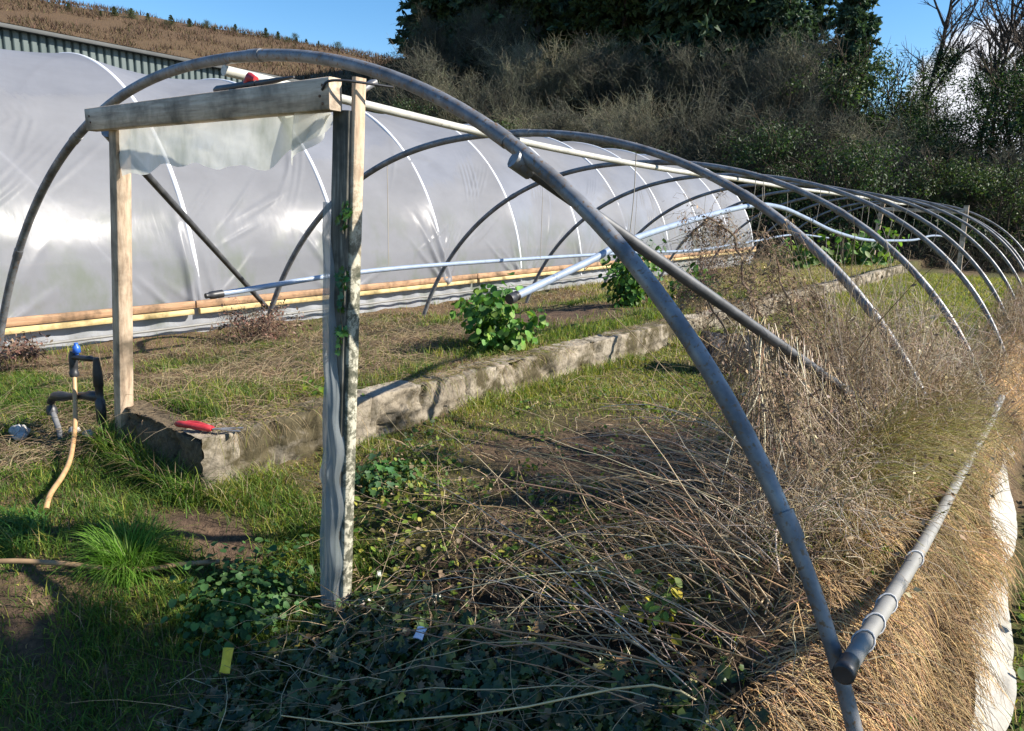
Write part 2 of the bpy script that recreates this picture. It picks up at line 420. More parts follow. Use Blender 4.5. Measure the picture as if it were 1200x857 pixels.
def H0(x, y):
    x = np.asarray(x, float); y = np.asarray(y, float)
    front = .30 - .28 * sm(.05, 1.1, x) - .16 * sm(0, -2.2, y) * (1 - .6 * sm(.05, 1.1, x))
    ins = .33 + .10 * sm(2.35, 2.85, x) * (1 - .5 * sm(3, 8, y))
    z = front + (ins - front) * sm(-.05, .75, y)
    # hump of matted growth along the right hoop feet, then down to the outside path
    hump = .22 * np.exp(-((x - 2.66) / .33) ** 2) * (1 - .75 * sm(1.6, 4.2, y)) * sm(-1.2, .1, y)
    z = z + hump
    z = z + (0. - z) * sm(2.96, 3.36, x)
    bed = .565 - .3 * sm(-.2, -3.4, x)
    b = bedmask(x, y)
    z = z * (1 - b) + bed * b
    # wooded bank beyond the far end
    hdb = x * -.865 + y * .50
    z = z + 7.0 * sm(25, 42, y) * (.30 + .70 * sm(7, -9, x)) * (1 - sm(45, 75, hdb))
    # hill on the left
    hd = x * -.865 + y * .50; p = x * .5 + y * .865
    hill = (24.6 - .045 * p) * np.clip((hd - 24) / 91, 0, 1) ** 1.15 * (1 - .35 * sm(115, 200, hd))
    z = z + np.where(hd > 24, hill, 0) * (1 - sm(24, 46, p - .12 * hd))
    return z

def Hn(x, y):
    z = H0(x, y)
    near = np.exp(-(np.maximum(np.hypot(x, y - 4) - 10, 0) / 8) ** 2)
    z = z + (fbm(x * 2.2, y * 2.2, 3) - .5) * .07 * near + (fbm(x * 9, y * 9, 9, 3) - .5) * .035 * near
    far = 1 - near
    z = z + (fbm(x * .25, y * .25, 5) - .5) * 1.0 * far * sm(22, 34, np.hypot(x, y))
    return z

# what grows where: 0..1 maps
def soil_map(x, y):      # bare dark soil in the middle of the tunnel
    a = np.exp(-(((x - 1.55) / .70) ** 2 + ((y - 1.9) / 1.3) ** 2)) * 1.4
    a = a + np.exp(-(((x - .34) / .30) ** 2 + ((y + .14 - .3 * (x - .34)) / .13) ** 2)) * 1.5            # trodden patch at the doorway
    a = a + np.exp(-(((x - .42) / .30) ** 2 + ((y + .92) / .10) ** 2)) * .9
    a = a + np.exp(-(((x + 1.55) / .65) ** 2 + ((y - 5.0) / 2.4) ** 2)) * 1.5              # dug strip on the bed
    a = a + np.exp(-(((x - 1.7) / .6) ** 2 + ((y - 7.2) / 1.2) ** 2)) * .8
    return np.clip(a * (.55 + .9 * fbm(x * 3, y * 3, 21)), 0, 1)

def axis(lo, hi, step, far_lo, far_hi, g=1.13):
    a = list(np.arange(lo, hi + 1e-6, step))
    s = step; v = hi
    while v < far_hi: s = min(s * g, 9); v += s; a.append(v)
    s = step; v = lo; b = []
    while v > far_lo: s = min(s * g, 9); v -= s; b.append(v)
    return np.array(b[::-1] + a)
ax = axis(-4.2, 4.0, .055, -330, 240); ay = axis(-2.6, 12, .055, -160, 330)
GX, GY = np.meshgrid(ax, ay)
GZ = Hn(GX, GY)
sl = soil_map(GX, GY)
gn = fbm(GX * 1.3, GY * 1.3, 33)
cs = np.array([.115, .078, .055]); cg = np.array([.085, .085, .03]); ct = np.array([.165, .115, .07])
gcol = cg[None, None] * (1 - sm(.4, .65, gn))[..., None] + ct * sm(.4, .65, gn)[..., None]
gcol = gcol * (1 - sl[..., None]) + cs * sl[..., None]
right = sm(2.2, 2.6, GX) * (1 - sm(3.25, 3.4, GX)) * sm(-2, -.2, GY)
gcol = gcol * (1 - right[..., None]) + np.array([.13, .09, .055]) * right[..., None]
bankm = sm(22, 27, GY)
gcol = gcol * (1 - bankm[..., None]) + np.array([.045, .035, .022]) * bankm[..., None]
hdm = sm(30, 50, GX * -.865 + GY * .5) * (1 - sm(24, 46, (GX * .5 + GY * .865) - .12 * (GX * -.865 + GY * .5)))
hn = fbm(GX * .12, GY * .12, 44)[..., None]
gcol = gcol * (1 - hdm[..., None]) + (np.array([.095, .060, .040]) * (1 - hn) + np.array([.12, .085, .045]) * hn) * hdm[..., None]
ny, nx = GX.shape
idx = np.arange(nx * ny).reshape(ny, nx)
F = np.stack([idx[:-1, :-1], idx[:-1, 1:], idx[1:, 1:], idx[1:, :-1]], -1).reshape(-1, 4)
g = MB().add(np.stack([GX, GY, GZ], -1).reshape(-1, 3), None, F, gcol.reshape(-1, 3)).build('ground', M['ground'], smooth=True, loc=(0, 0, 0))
tag(g, 'bare soil and thatch under the tunnels, rising to the hill behind', 'ground', kind='structure')

# ------------------------------------------------------------------ the bare tunnel frame
A_, B_, P_, S_, AS_, D_, SC = 3.0, 2.8133, .9064, .1163, -.0586, 2.131, 1.1
OFF = [(-.012, .11, .001), (.025, .004, -.004), (.014, -.039, .018), (.015, -.038, -.038), (-.042, -.038, .02)]
def hoop_pts(n, t):
    dx, dz, dy = OFF[n] if n < 5 else (-.02 + .02 * math.sin(n * 2.1), -.02 + .025 * math.sin(n * 3.7), .03 * math.sin(n * 1.3))
    c, s = np.cos(t), np.sin(t)
    x = np.sign(c) * A_ * np.abs(c) ** P_
    z = B_ * np.sign(s) * np.abs(s) ** P_ + AS_ * 0
    x = x + AS_ * z
    return np.stack([x + dx, n * D_ + S_ * z + dy, z + dz], -1) * SC + np.array([0, 0, -.8])

frame = empty('polytunnel_frame', (0, 0, .3), 'bare polytunnel frame of grey steel hoops with a weathered wooden doorway at its near end', 'polytunnel frame')
NH = 10
HT = .0265
for n in range(NH):
    t = np.linspace(.12, np.pi - .12, 90)
    hb = MB(); tubes(hb, hoop_pts(n, t)[None], (HT - .0055 * sm(.62, .46, t))[None], 14)
    h = hb.build('hoop', M['steel'], frame, smooth=True)
    # swaged joints
    for tj in ((.52, 1.03, 1.5, 2.07, 2.50) if n == 0 else (1.02, 1.55, 2.1) if n < 6 else ()):
        jb = MB(); tube(jb, hoop_pts(n, np.linspace(tj - .013, tj + .013, 3)), HT + .0028, 14)
        jb.build('joint_collar', M['steel'], h, smooth=True)
def rot(a): return np.array([math.cos(a), math.sin(a)])
# ridge pipe hung just under the hoop crowns
rp = [hoop_pts(n, np.array([1.575]))[0] + np.array([.06, 0, -HT - .028]) for n in range(NH)]
rp = smooth_path(rp, 70); rp[0] = rp[0] + np.array([0, -.01, 0])
pb = MB(); tube(pb, rp, .026, 12); pb.build('ridge_pipe', M['pipe_white'], frame, smooth=True)
# wind braces
for a, b in (((-1.01, .16, 2.06), (-3.16, 2.50, .62)), ((1.74, .30, 1.92), (2.80, 2.47, .66))):
    bb = MB(); tube(bb, np.linspace(a, b, 12), .024, 12); o = bb.build('wind_brace', M['steel_dark'], frame, smooth=True)
    cb = MB(); d = nrm(np.subtract(b, a)); tube(cb, [np.array(a) - d * .03, np.array(a) + d * .05], .034, 10); cb.build('clamp', M['steel'], o, smooth=True)
# near doorway: two posts and a head beam
dw = MB(); beam(dw, (-.872, .03, .22), (-.59, .03, 2.10), .078, .075, up=(0, 1, 0), seg=18, rough=.02)
lp = dw.build('door_post', M['wood_z'], frame)
tag(lp, 'paler left post of the doorway')
dw = MB(); beam(dw, (1.035, .045, -.05), (1.15, .045, 2.08), .09, .07, up=(0, 1, 0), seg=22, rough=.03)
rpst = dw.build('door_post', M['wood_shade'], frame); tag(rpst, 'right post of the doorway, shade put into its dark wood')
dw = MB(); beam(dw, (1.092, .05, .02), (1.205, .05, 2.19), .024, .05, up=(0, 1, 0), seg=22, rough=.03)
dw.build('post_board', M['wood_lichen'], rpst)
dw = MB(); beam(dw, (-.79, -.022, 2.105), (1.165, -.022, 2.128), .055, .108, seg=30, rough=.012)
hb_ = dw.build('head_beam', M['wood_x'], frame)
for x, z in ((1.13, 2.155), (1.115, 2.12), (1.13, 2.095), (-.74, 2.12), (-.73, 2.09)):
    nb = MB(); tube(nb, [(x, -.053, z), (x, -.046, z)], .005, 8); nb.build('nail', M['rust'], hb_)
bk = MB(); beam(bk, (1.135, .10, 2.15), (1.135, .18, 2.20), .04, .02); bk.build('bracket', M['steel'], hb_)
sb = MB(); tube(sb, smooth_path([(1.13, -.052, 2.14), (1.17, -.055, 2.165), (1.22, .0, 2.17), (1.29, .13, 2.165)], 12), .0045, 8); sb.build('steel_tie', M['black_plastic'], hb_)
# far doorway
for x0, x1 in ((-.98, -.90), (1.25, 1.14)):
    dw = MB(); beam(dw, (x0, 21.05, .25), (x1, 21.05, 2.25), .12, .08, up=(0, 1, 0), seg=8, rough=.02); o = dw.build('far_door_post', M['wood_z'] if x0 < 0 else M['wood_x'], frame)
dw = MB(); beam(dw, (-.9, 20.98, 2.07), (1.15, 20.98, 2.07), .05, .1, seg=6, rough=.02); dw.build('far_head_beam', M['wood_x'], frame)

# ------------------------------------------------------------------ crop bars slung from the hoops on twine
cb = empty('crop_bar', (-1.5, 1.0, 1.03), 'long blue grey pipe slung level on twine over the raised bed', 'crop bar', 'pipes slung from the hoops on twine')
pts = smooth_path([(-1.5, 1.02, 1.05), (-1.5, 2.5, 1.15), (-1.52, 4.9, 1.17), (-1.5, 7.3, 1.17), (-1.5, 9.5, 1.15), (-1.5, 12, 1.24), (-1.5, 15, 1.36), (-1.5, 18, 1.25)], 70)
t_ = MB(); tube(t_, pts, .021, 12); t_.build('pipe', M['pipe_blue'], cb, smooth=True)
t_ = MB(); tubes(t_, [[(-1.5, .93, 1.045), (-1.5, .955, 1.046), (-1.5, .965, 1.047), (-1.5, .99, 1.048), (-1.5, 1.06, 1.053)]], np.array([[.02, .02, .027, .029, .029]]), 12); t_.build('end_fitting', M['black_plastic'], cb, smooth=True)
st_ = MB()
for n, z1 in ((1, 1.16), (2, 1.18), (3, 1.17), (4, 1.17), (5, 1.24), (6, 1.33)):
    tt = np.linspace(1.6, 2.6, 400); hp = hoop_pts(n, tt); i = np.argmin(abs(hp[:, 0] + 1.52)); q = hp[i]
    st_ = MB(); tube(st_, smooth_path([q + [0, 0, .03], q + [.01, .0, -.35], (-1.5, q[1], z1 - .025)], 10), .0032, 5)
    st_.build('twine', M['string'], cb)
cb = empty('crop_bar', (.9, 1.42, 1.27), 'thick pale pipe slung on twine, near end hanging low, far end waving up and down', 'crop bar', 'pipes slung from the hoops on twine')
pts = smooth_path([(.88, 1.40, 1.265), (.9, 2.2, 1.45), (.9, 2.65, 1.56), (.9, 3.6, 1.70), (.9, 5.0, 1.855), (.9, 5.9, 1.86), (.9, 6.9, 1.76), (.9, 8.3, 1.60), (.9, 10.2, 1.47), (.9, 12.5, 1.42), (.9, 15, 1.40), (.9, 17.5, 1.46), (.9, 20.5, 1.40)], 100)
t_ = MB(); tube(t_, pts, .024, 14); tag(t_.build('pipe', M['pipe_blue'], cb, smooth=True), 'bluish pipe wall')
d = nrm(pts[3] - pts[0])
t_ = MB(); tubes(t_, [[pts[0] + d * q for q in (-.012, .03, .034, .046, .05, .06)]], np.array([[.031, .031, .026, .026, .029, .029]]), 14); t_.build('end_collar', M['black_plastic'], cb, smooth=True)
st_ = MB()
for n in (1, 2, 3, 4, 5, 6, 7):
    tt = np.linspace(.7, 1.5, 400); hp = hoop_pts(n, tt); i = np.argmin(abs(hp[:, 0] - .9)); q = hp[i]; z1 = np.interp(q[1], pts[:, 1], pts[:, 2])
    st_ = MB(); tube(st_, smooth_path([q + [0, 0, .03], q + [.012, .0, (z1 - q[2]) * .5], (.9, q[1], z1 - .03)], 10), .0032, 5)
    st_.build('twine', M['string'], cb)
# more loose ends of twine dangling from the far hoops
for i, (n, x, L) in enumerate(((3, .2, .5), (4, -.6, .8), (5, .5, .9), (5, -.9, .7), (6, 1.3, .8), (7, .1, .9))):
    tt = np.linspace(.6, 2.5, 600); hp = hoop_pts(n, tt); q = hp[np.argmin(abs(hp[:, 0] - x))]
    s_ = MB(); tube(s_, smooth_path([q, q + [.03, .02, -L * .5], q + [-.02, .05, -L]], 10), .004, 4)
    o = s_.build('twine', M['string'], loc=tuple(q))
    tag(o, ['short twine end dangling free under the fourth hoop', 'twine end dangling free under the fifth hoop', 'twine dangling right of centre under the sixth hoop', 'twine dangling left of centre under the sixth hoop', 'twine end dangling free under the seventh hoop', 'long twine end dangling free under the eighth hoop'][i], 'twine', 'loose ends of twine under the hoops')
# fallen side rail lying on the hoop feet at the right
fr_ = empty('side_rail', (3.005, .05, .68), 'grey white side rail pipe lying along the right hoop feet in the dead grass', 'pipe')
pts = smooth_path([(3.005, .06, .69), (3.04, 1.1, .635), (3.06, 2.3, .575), (3.09, 3.6, .52), (3.105, 4.82, .48)], 30)
t_ = MB(); tube(t_, pts, .023, 14); t_.build('pipe', M['pipe_grey'], fr_, smooth=True)
t_ = MB(); tubes(t_, [[pts[0] + [0, q, 0] for q in (-.022, -.02, .008, .011, .05)]], np.array([[.022, .027, .027, .024, .024]]), 14); tag(t_.build('end_cap', M['black_plastic'], fr_, smooth=True), 'black end cap')
for y in (.24, .36, .52, .95):
    t_ = MB()
    a = np.linspace(0, 2 * np.pi, 14); c = np.array([3.003 + .035 * y, y, .693 - .053 * y])
    tube(t_, c + np.stack([.026 * np.cos(a), .02 * np.sin(a * 1) + .01 * np.cos(a), .026 * np.sin(a)], -1), .003, 5)
    t_.build('tie', M['bark'], fr_)

# ------------------------------------------------------------------ the covered tunnel
ct_ = empty('covered_polytunnel', (-7.1, 0, .3), 'long covered polytunnel of cloudy white polythene behind the bare frame', 'polytunnel')
XC, RA, RB, ZC = -7.1, 3.1, 2.94, .42
FH = [-1.65, .3, 2.25, 4.2, 6.1, 8.05, 10.0, 11.95, 13.9, 15.85, 17.8, 19.75]
Y0, Y1 = -3.2, 19.8
def film_pt(th, y, r=0):
    return np.stack([XC + (RA + r) * np.cos(th), y + 0 * th, ZC + (RB + r) * np.sin(th)], -1)
ys = np.arange(Y0, Y1 + .01, .02); ths = np.concatenate([np.linspace(.045, .75, 95, endpoint=False), np.linspace(.75, np.pi - .02, 90)])
TH, YY = np.meshgrid(ths, ys)
r = np.zeros_like(TH)
edges = np.array(FH)
k = np.clip(np.searchsorted(edges, YY) - 1, 0, len(edges) - 2)
u = (YY - edges[k]) / (edges[k + 1] - edges[k]); u = np.clip(u, 0, 1)
r -= .10 * np.sin(np.pi * u) ** .8 * (1 - .3 * sm(1.2, .1, TH))         # sag between hoops
hz = RB * np.sin(TH)                                                     # height above the springing
for i, yh in enumerate(FH):                                              # creases fanning from each hoop foot
    j0, j1 = np.searchsorted(ys, [yh - 1.7, yh + 1.7]); dy = YY[j0:j1] - yh; hh = hz[j0:j1] - .02
    for q_ in range(rng.integers(12, 19)):
        an = rng.normal(0, .62); off = rng.normal(0, .10); Lc = rng.uniform(.45, 1.25) * (1.15 if abs(an) < .3 else 1)
        ca, sa = math.cos(an), math.sin(an); al_ = (dy - off) * sa + hh * ca; pe = (dy - off) * ca - hh * sa + .05 * rng.normal() * (al_ / Lc) ** 2
        wd_ = .018 + .016 * rng.random() + .02 * np.clip(al_ / Lc, 0, 1)
        r[j0:j1] += (TH[j0:j1] < 1.3) * rng.uniform(.018, .042) * np.exp(-(pe / wd_) ** 2) * np.clip(1 - al_ / Lc, 0, 1) * sm(.03, .18, al_)
for q_ in range(46):                                                     # stray drag creases higher on the sheet
    y_c, h_c = rng.uniform(Y0 + 1, Y1 - 1), rng.uniform(.7, 2.1); an = rng.normal(.75, .25); Lc = rng.uniform(.2, .5)
    for k_ in range(rng.integers(1, 5)):
        j0, j1 = np.searchsorted(ys, [y_c - 1, y_c + 1]); dy = YY[j0:j1] - y_c - .09 * k_; hh = hz[j0:j1] - h_c; ca, sa = math.cos(an), math.sin(an)
        r[j0:j1] += (TH[j0:j1] < 1.5) * .011 * np.exp(-((dy * ca - hh * sa) / .02) ** 2) * np.exp(-((dy * sa + hh * ca) / Lc) ** 2)
r += (fbm(YY * .6, TH * 2, 71) - .5) * .05 + (fbm(YY * 3.5, TH * 9, 75, 3) - .5) * .006
V = film_pt(TH, YY, r).reshape(-1, 3); ny, nx = TH.shape; idx = np.arange(nx * ny).reshape(ny, nx)
F = np.stack([idx[:-1, :-1], idx[:-1, 1:], idx[1:, 1:], idx[1:, :-1]], -1).reshape(-1, 4)
MB().add(V, None, F).build('cover', M['film'], ct_, smooth=True)
for i, yh in enumerate(FH):
    hb = MB(); th = np.linspace(.02, np.pi - .02, 70); tube(hb, film_pt(th, yh, -.019), .029, 10)
    hb.build('hoop', M['tape'], ct_, smooth=True)
# skirt under the rail
yy = np.arange(Y0, Y1, .05); zz = np.linspace(.10, .56, 14); YY, ZZ = np.meshgrid(yy, zz)
X = -4.02 + .012 * np.sin(YY * 17 + 4 * ZZ) + .03 * (fbm(YY * 2, ZZ * 4, 81) - .5)
ny, nx = YY.shape; idx = np.arange(nx * ny).reshape(ny, nx)
F = np.stack([idx[:-1, :-1], idx[:-1, 1:], idx[1:, 1:], idx[1:, :-1]], -1).reshape(-1, 4)
MB().add(np.stack([X, YY, ZZ], -1).reshape(-1, 3), None, F).build('skirt', M['film_low'], ct_, smooth=True)
def rail_z(y): return np.interp(y, [-3, .4, 6, 12, 20], [.52, .54, .60, .665, .76])
for y0, y1 in ((-3.2, 2.15), (2.17, 6.8), (6.82, 11.6), (11.62, 16.4), (16.42, 19.8)):
    rb = MB(); beam(rb, (-3.965, y0, rail_z(y0) + .02), (-3.965, y1, rail_z(y1) + .02), .05, .075, seg=8, rough=.03); rb.build('base_rail', M['rail_brown'], ct_)
    rb = MB(); beam(rb, (-3.95, y0 + .03, rail_z(y0) - .055), (-3.95, y1 - .02, rail_z(y1) - .055), .045, .055, seg=8, rough=.05); rb.build('rail_batten', M['rail_yellow'], ct_)
rb = MB(); tube(rb, [(-3.93, y, rail_z(y) - .20) for y in np.linspace(-3, 19.5, 24)], .014, 8); rb.build('tension_pipe', M['pipe_grey'], ct_, smooth=True)
br = MB(); tt = np.linspace(0, 1, 26); tube(br, film_pt(.10 + .72 * (1 - tt), .30 + 1.36 * tt, -.10 * np.sin(np.pi * np.clip(1.36 * tt / 1.95, 0, 1)) ** .8 - .006), .022, 10); br.build('wind_brace', M['tape'], ct_, smooth=True)
# far end wall with a bluish sheet over it
ew = MB(); t2 = np.linspace(.03, np.pi - .03, 40); s2 = np.linspace(0, 1, 14); T2, S2 = np.meshgrid(t2, s2)
X = XC + RA * .995 * np.cos(T2) * 1.0; Z = .15 + (ZC + RB * np.sin(T2) - .15) * S2; Yy = Y1 - .06 + .06 * (fbm(X * 3, Z * 3, 5) - .5)
ny, nx = X.shape; idx = np.arange(nx * ny).reshape(ny, nx); F = np.stack([idx[:-1, :-1], idx[:-1, 1:], idx[1:, 1:], idx[1:, :-1]], -1).reshape(-1, 4)
ew.add(np.stack([X, Yy, Z], -1).reshape(-1, 3), None, F).build('end_wall', M['wrap'], ct_, smooth=True)

# ------------------------------------------------------------------ block wall of the raised bed
wall = empty('block_wall', (0, 0, .3), 'low crumbling concrete block wall holding back the raised bed', 'wall')
wb = MB()
def wall_sheet(P0, P1, nrmv, z0, z1, thick, seed):
    """a rough face P0->P1 with its worn top"""
    L = np.linalg.norm(np.subtract(P1, P0)); d = nrm(np.subtract(P1, P0)); nv = np.asarray(nrmv, float)
    us = np.arange(0, L + .001, .02); prof = [(z0, 0, 0)]
    vs = np.linspace(0, 1, 16)
    rows = [(0., z0 + (z1 - z0) * q) for q in vs] + [(q, z1) for q in np.linspace(.1, 1, 9)]
    V = []; Cc = []
    for (q, z) in rows:
        n1 = fbm(us * 7 + seed, np.full_like(us, z * 9 + q * 4), seed, 4) - .5
        n2 = fbm(us * 24, np.full_like(us, z * 30 + q * 9), seed + 4, 3) - .5
        course = 1 if z > (z0 + z1) / 2 else 0
        ph = us / .44 + .5 * course; blk = np.floor(ph); joint_v = (.5 - np.abs(ph % 1 - .5)) * .44
        jv = np.exp(-(joint_v / .013) ** 2)
        jh = math.exp(-((z - (z0 + z1) / 2) / .013) ** 2) * (q == 0)
        boff = (hash2(blk, blk * 0 + course, seed) - .5)
        pits = np.clip(fbm(us * 5 + 3, np.full_like(us, z * 7), seed + 9, 3) - .60, 0, 1) * .30 * (q == 0)
        inset = .022 * n1 + .024 * n2 + .016 * boff - .026 * jv - .026 * jh - pits - .03 * sm(.62, .72, fbm(us * 2.3, np.full_like(us, z * 6), seed + 13))
        zz_ = z + (.02 * n1 + .02 * n2 + .02 * (hash2(blk, blk * 0 + 7, seed) - .5) - .014 * jv) * (z - z0) / (z1 - z0) - (.02 * (1 - q / .1) if 0 < q < .1 else 0)
        if q > 0: inset = inset * .3
        p = np.asarray(P0)[None] + d[None] * us[:, None] + nv[None] * (inset - thick * q)[:, None]
        p[:, 2] = zz_
        V.append(p); cc = (1 - .6 * np.maximum(jv, jh)) * (1 + .35 * boff); Cc.append(np.repeat(cc[:, None], 3, 1))
    V = np.array(V); m, n, _ = V.shape; idx = np.arange(m * n).reshape(m, n)
    F = np.stack([idx[:-1, :-1], idx[:-1, 1:], idx[1:, 1:], idx[1:, :-1]], -1).reshape(-1, 4)
    wb.add(V.reshape(-1, 3), None, F, np.array(Cc).reshape(-1, 3))
wall_sheet((.085, .0, 0), (.085, 20.5, 0), (1, 0, 0), .22, .585, .20, 3)
wb.build('masonry', M['concrete'], wall, smooth=True)
wb = MB(); keepc = fbm; wall_sheet((-.86, .0, 0), (.062, .0, 0), (0, -1, 0), .14, .56, .16, 8)
wb.c = [np.tile(np.array([.16, .125, .085]), (len(q), 1)) for q in wb.c]
tag(wb.build('end_face', M['ground'], wall, smooth=True), 'dark soil covered end of the wall')

# ------------------------------------------------------------------ shed behind the covered tunnel
sh = empty('shed', (-16, 0, .3), 'long green corrugated metal shed rising behind the covered polytunnel', 'shed')
X0, ZT, YA, YB = -12., 4.36, -14., 9.9
us = np.arange(YA, YB, .014); ph = (us / .14) % 1
dep = np.where(ph < .16, 0, np.where(ph < .24, (ph - .16) / .08, np.where(ph < .92, 1, 1 - (ph - .92) / .08))) * .05
V = np.concatenate([np.stack([X0 + dep, us, np.full_like(us, -.1)], -1), np.stack([X0 + dep, us, np.full_like(us, ZT)], -1)])
n = len(us); F = [(i, i + 1, n + i + 1, n + i) for i in range(n - 1)]
MB().add(V, None, F).build('cladding', M['clad'], sh)
eb = MB(); beam(eb, (X0 + .10, YA, ZT + .035), (X0 + .10, YB + .15, ZT + .035), .2, .07); eb.build('eaves_gutter', M['trim'], sh)
rb = MB(); rb.add([(X0 + .2, YA, ZT + .08), (X0 + .2, YB + .2, ZT + .08), (X0 - 7, YB + .2, ZT + .95), (X0 - 7, YA, ZT + .95)], None, [(0, 1, 2, 3)]); rb.add([(X0, YB, -.1), (X0 - 14, YB, -.1), (X0 - 14, YB, ZT), (X0 - 7, YB, ZT + .8), (X0, YB, ZT)], [(0, 1, 2), (0, 2, 3), (0, 3, 4)]); rb.build('roof', M['roof'], sh)

# ------------------------------------------------------------------ vegetation makers
def jit(c, n, v=.25, hue=.045):
    c = np.asarray(c, float)
    return np.clip(c * (1 + v * rng.normal(0, 1, (n, 1)).clip(-2, 2)) * (1 + hue * rng.normal(0, 1, (n, 3))), .004, 1)

def blades(mb, P, L, W, lean, col, az=None, droop=.25, segs=3):
    """curved tapering blades; P (N,3)"""
    n = len(P); L = np.broadcast_to(L, n); W = np.broadcast_to(W, n); lean = np.broadcast_to(lean, n)
    if az is None: az = rng.random(n) * 2 * np.pi
    D = np.stack([np.cos(az), np.sin(az), 0 * az], -1)
    wz = az + np.pi / 2 + rng.normal(0, .6, n); Wd = np.stack([np.cos(wz), np.sin(wz), 0 * az], -1)
    V = []
    for s in np.linspace(0, 1, segs):
        a = lean * (s + droop * s * s)
        p = P + D * (L * s * np.sin(np.minimum(a, 2.2)))[:, None] + np.array([0, 0, 1.]) * (L * s * np.cos(np.minimum(a, 2.2)))[:, None]
        ww = W * (1 - .55 * s)
        if s < 1: V += [p - Wd * ww[:, None] / 2, p + Wd * ww[:, None] / 2]
        else: V += [p]
    k = len(V); V = np.stack(V, 1).reshape(-1, 3); b = np.arange(n)[:, None] * k
    f4 = np.concatenate([b + np.array([[2 * i, 2 * i + 1, 2 * i + 3, 2 * i + 2]]) for i in range(segs - 2)]) if segs > 2 else None
    f3 = b + np.array([[k - 3, k - 2, k - 1]])
    mb.add(V, f3, f4, np.repeat(np.broadcast_to(col, (n, 3)), k, 0))
    return mb

def leaf_tpl(kind):
    if kind == 'ivy':
        o = np.array([(0, 0), (-.28, -.10), (-.52, .22), (-.26, .36), (-.34, .72), (-.1, .66), (0, 1.0), (.1, .66), (.34, .72), (.26, .36), (.52, .22), (.28, -.10)])
    elif kind == 'round':
        o = np.array([(0, 0), (-.34, -.02), (-.52, .28), (-.44, .62), (-.2, .86), (0, .9), (.2, .86), (.44, .62), (.52, .28), (.34, -.02)])
    elif kind == 'broad':
        o = np.array([(0, 0), (-.22, .18), (-.36, .45), (-.26, .76), (0, 1.), (.26, .76), (.36, .45), (.22, .18)])
    else:
        o = np.array([(0, 0), (-.24, .42), (0, 1.), (.24, .42)])
    z = .16 * np.abs(o[:, 0]) - .12 * o[:, 1] ** 2
    c = np.array([[0, .42, -.05]])
    v = np.concatenate([np.column_stack([o, z]), c]); m = len(o)
    if kind == 'diamond': return v[:4], np.array([(0, 2, 1), (0, 3, 2)])
    f = np.array([(i, m, (i + 1) % m) for i in range(m)])
    return v, f

def leaves(mb, P, Nrm, size, col, kind='broad', az=None):
    """leaf at P facing Nrm, tip direction random in the leaf plane"""
    n = len(P); v, f = leaf_tpl(kind)
    Nn = nrm(Nrm); r = nrm(rng.normal(0, 1, (n, 3)) if az is None else az)
    Y = nrm(r - Nn * (r * Nn).sum(1, keepdims=True)); X = np.cross(Y, Nn)
    s = np.broadcast_to(size, n)[:, None, None]
    V = P[:, None] + s * (v[None, :, 0:1] * X[:, None] + v[None, :, 1:2] * Y[:, None] + v[None, :, 2:3] * Nn[:, None])
    F = (f[None] + np.arange(n)[:, None, None] * len(v)).reshape(-1, 3)
    mb.add(V.reshape(-1, 3), F, None, np.repeat(np.broadcast_to(col, (n, 3)), len(v), 0))
    return mb

def strands(mb, P, D, L, r, col, K=6, wob=.12, grav=0., sides=3):
    """thin crooked stems from P along D"""
    n = len(P); L = np.broadcast_to(L, n); r = np.broadcast_to(r, n)
    D = nrm(D); pts = [np.asarray(P, float)]; d = D.copy()
    for k in range(K - 1):
        d = nrm(d + rng.normal(0, wob, (n, 3)) + np.array([0, 0, -grav]))
        pts.append(pts[-1] + d * (L / (K - 1))[:, None])
    P3 = np.stack(pts, 1); rr = r[:, None] * np.linspace(1, .35, K)[None]
    tubes(mb, P3, rr, sides, col, cap=False)
    return P3

def area(n, x0, x1, y0, y1, dens):
    """rejection sample points with a density map 0..1"""
    x = rng.uniform(x0, x1, n); y = rng.uniform(y0, y1, n)
    k = rng.random(n) < dens(x, y)
    return x[k], y[k]
def ground_pts(x, y, dz=0.): return np.stack([x, y, Hn(x, y) + dz], -1)
def in_wall(x, y): return ((x > -.15) & (x < .11) & (y > -.03)) | ((x > -.83) & (x < .11) & (y > -.03) & (y < .2))

DG = np.array([.54, .45, .36])
G1, G2, G3 = np.array([.075, .15, .02]), np.array([.16, .22, .03]), np.array([.29, .28, .05])
D1, D2, D3 = np.array([.44, .35, .22]), np.array([.32, .235, .145]), np.array([.19, .135, .095])

def pick(n, cols, p):
    i = rng.choice(len(cols), n, p=np.asarray(p) / sum(p))
    return np.array(cols)[i]

# --- short and long grass at the doorway and over the left foreground
mb = MB()
def d_fg(x, y): return (1 - .92 * soil_map(x, y)) * sm(1.5, 1.0, x) * (.5 + .5 * sm(.3, .55, fbm(x * 2.5, y * 2.5, 51))) * ~in_wall(x, y)
x, y = area(120000, -3.2, 1.6, -2.0, .35, d_fg)
n = len(x); t = fbm(x * 1.7, y * 1.7, 52)
L = (.03 + .055 * rng.random(n)) * (1 + .9 * sm(.5, .7, t))
L = L * np.where((x < .0) & (x > -1.5) & (y > -.75) & (y < .1), .55, 1.) * np.where((x + y * .0 < .75) & (y < -.15) & (np.abs(y - np.interp(x, [-.5, .12, .37, .58], [-1.5, -.89, -.61, -.22])) < .16), .45, 1.)
blades(mb, ground_pts(x, y, -.01), L, .0045, .25 + .8 * rng.random(n), jit(pick(n, [G1, G2, G3, D2], (6, 3, 1, .6)), n, .25))
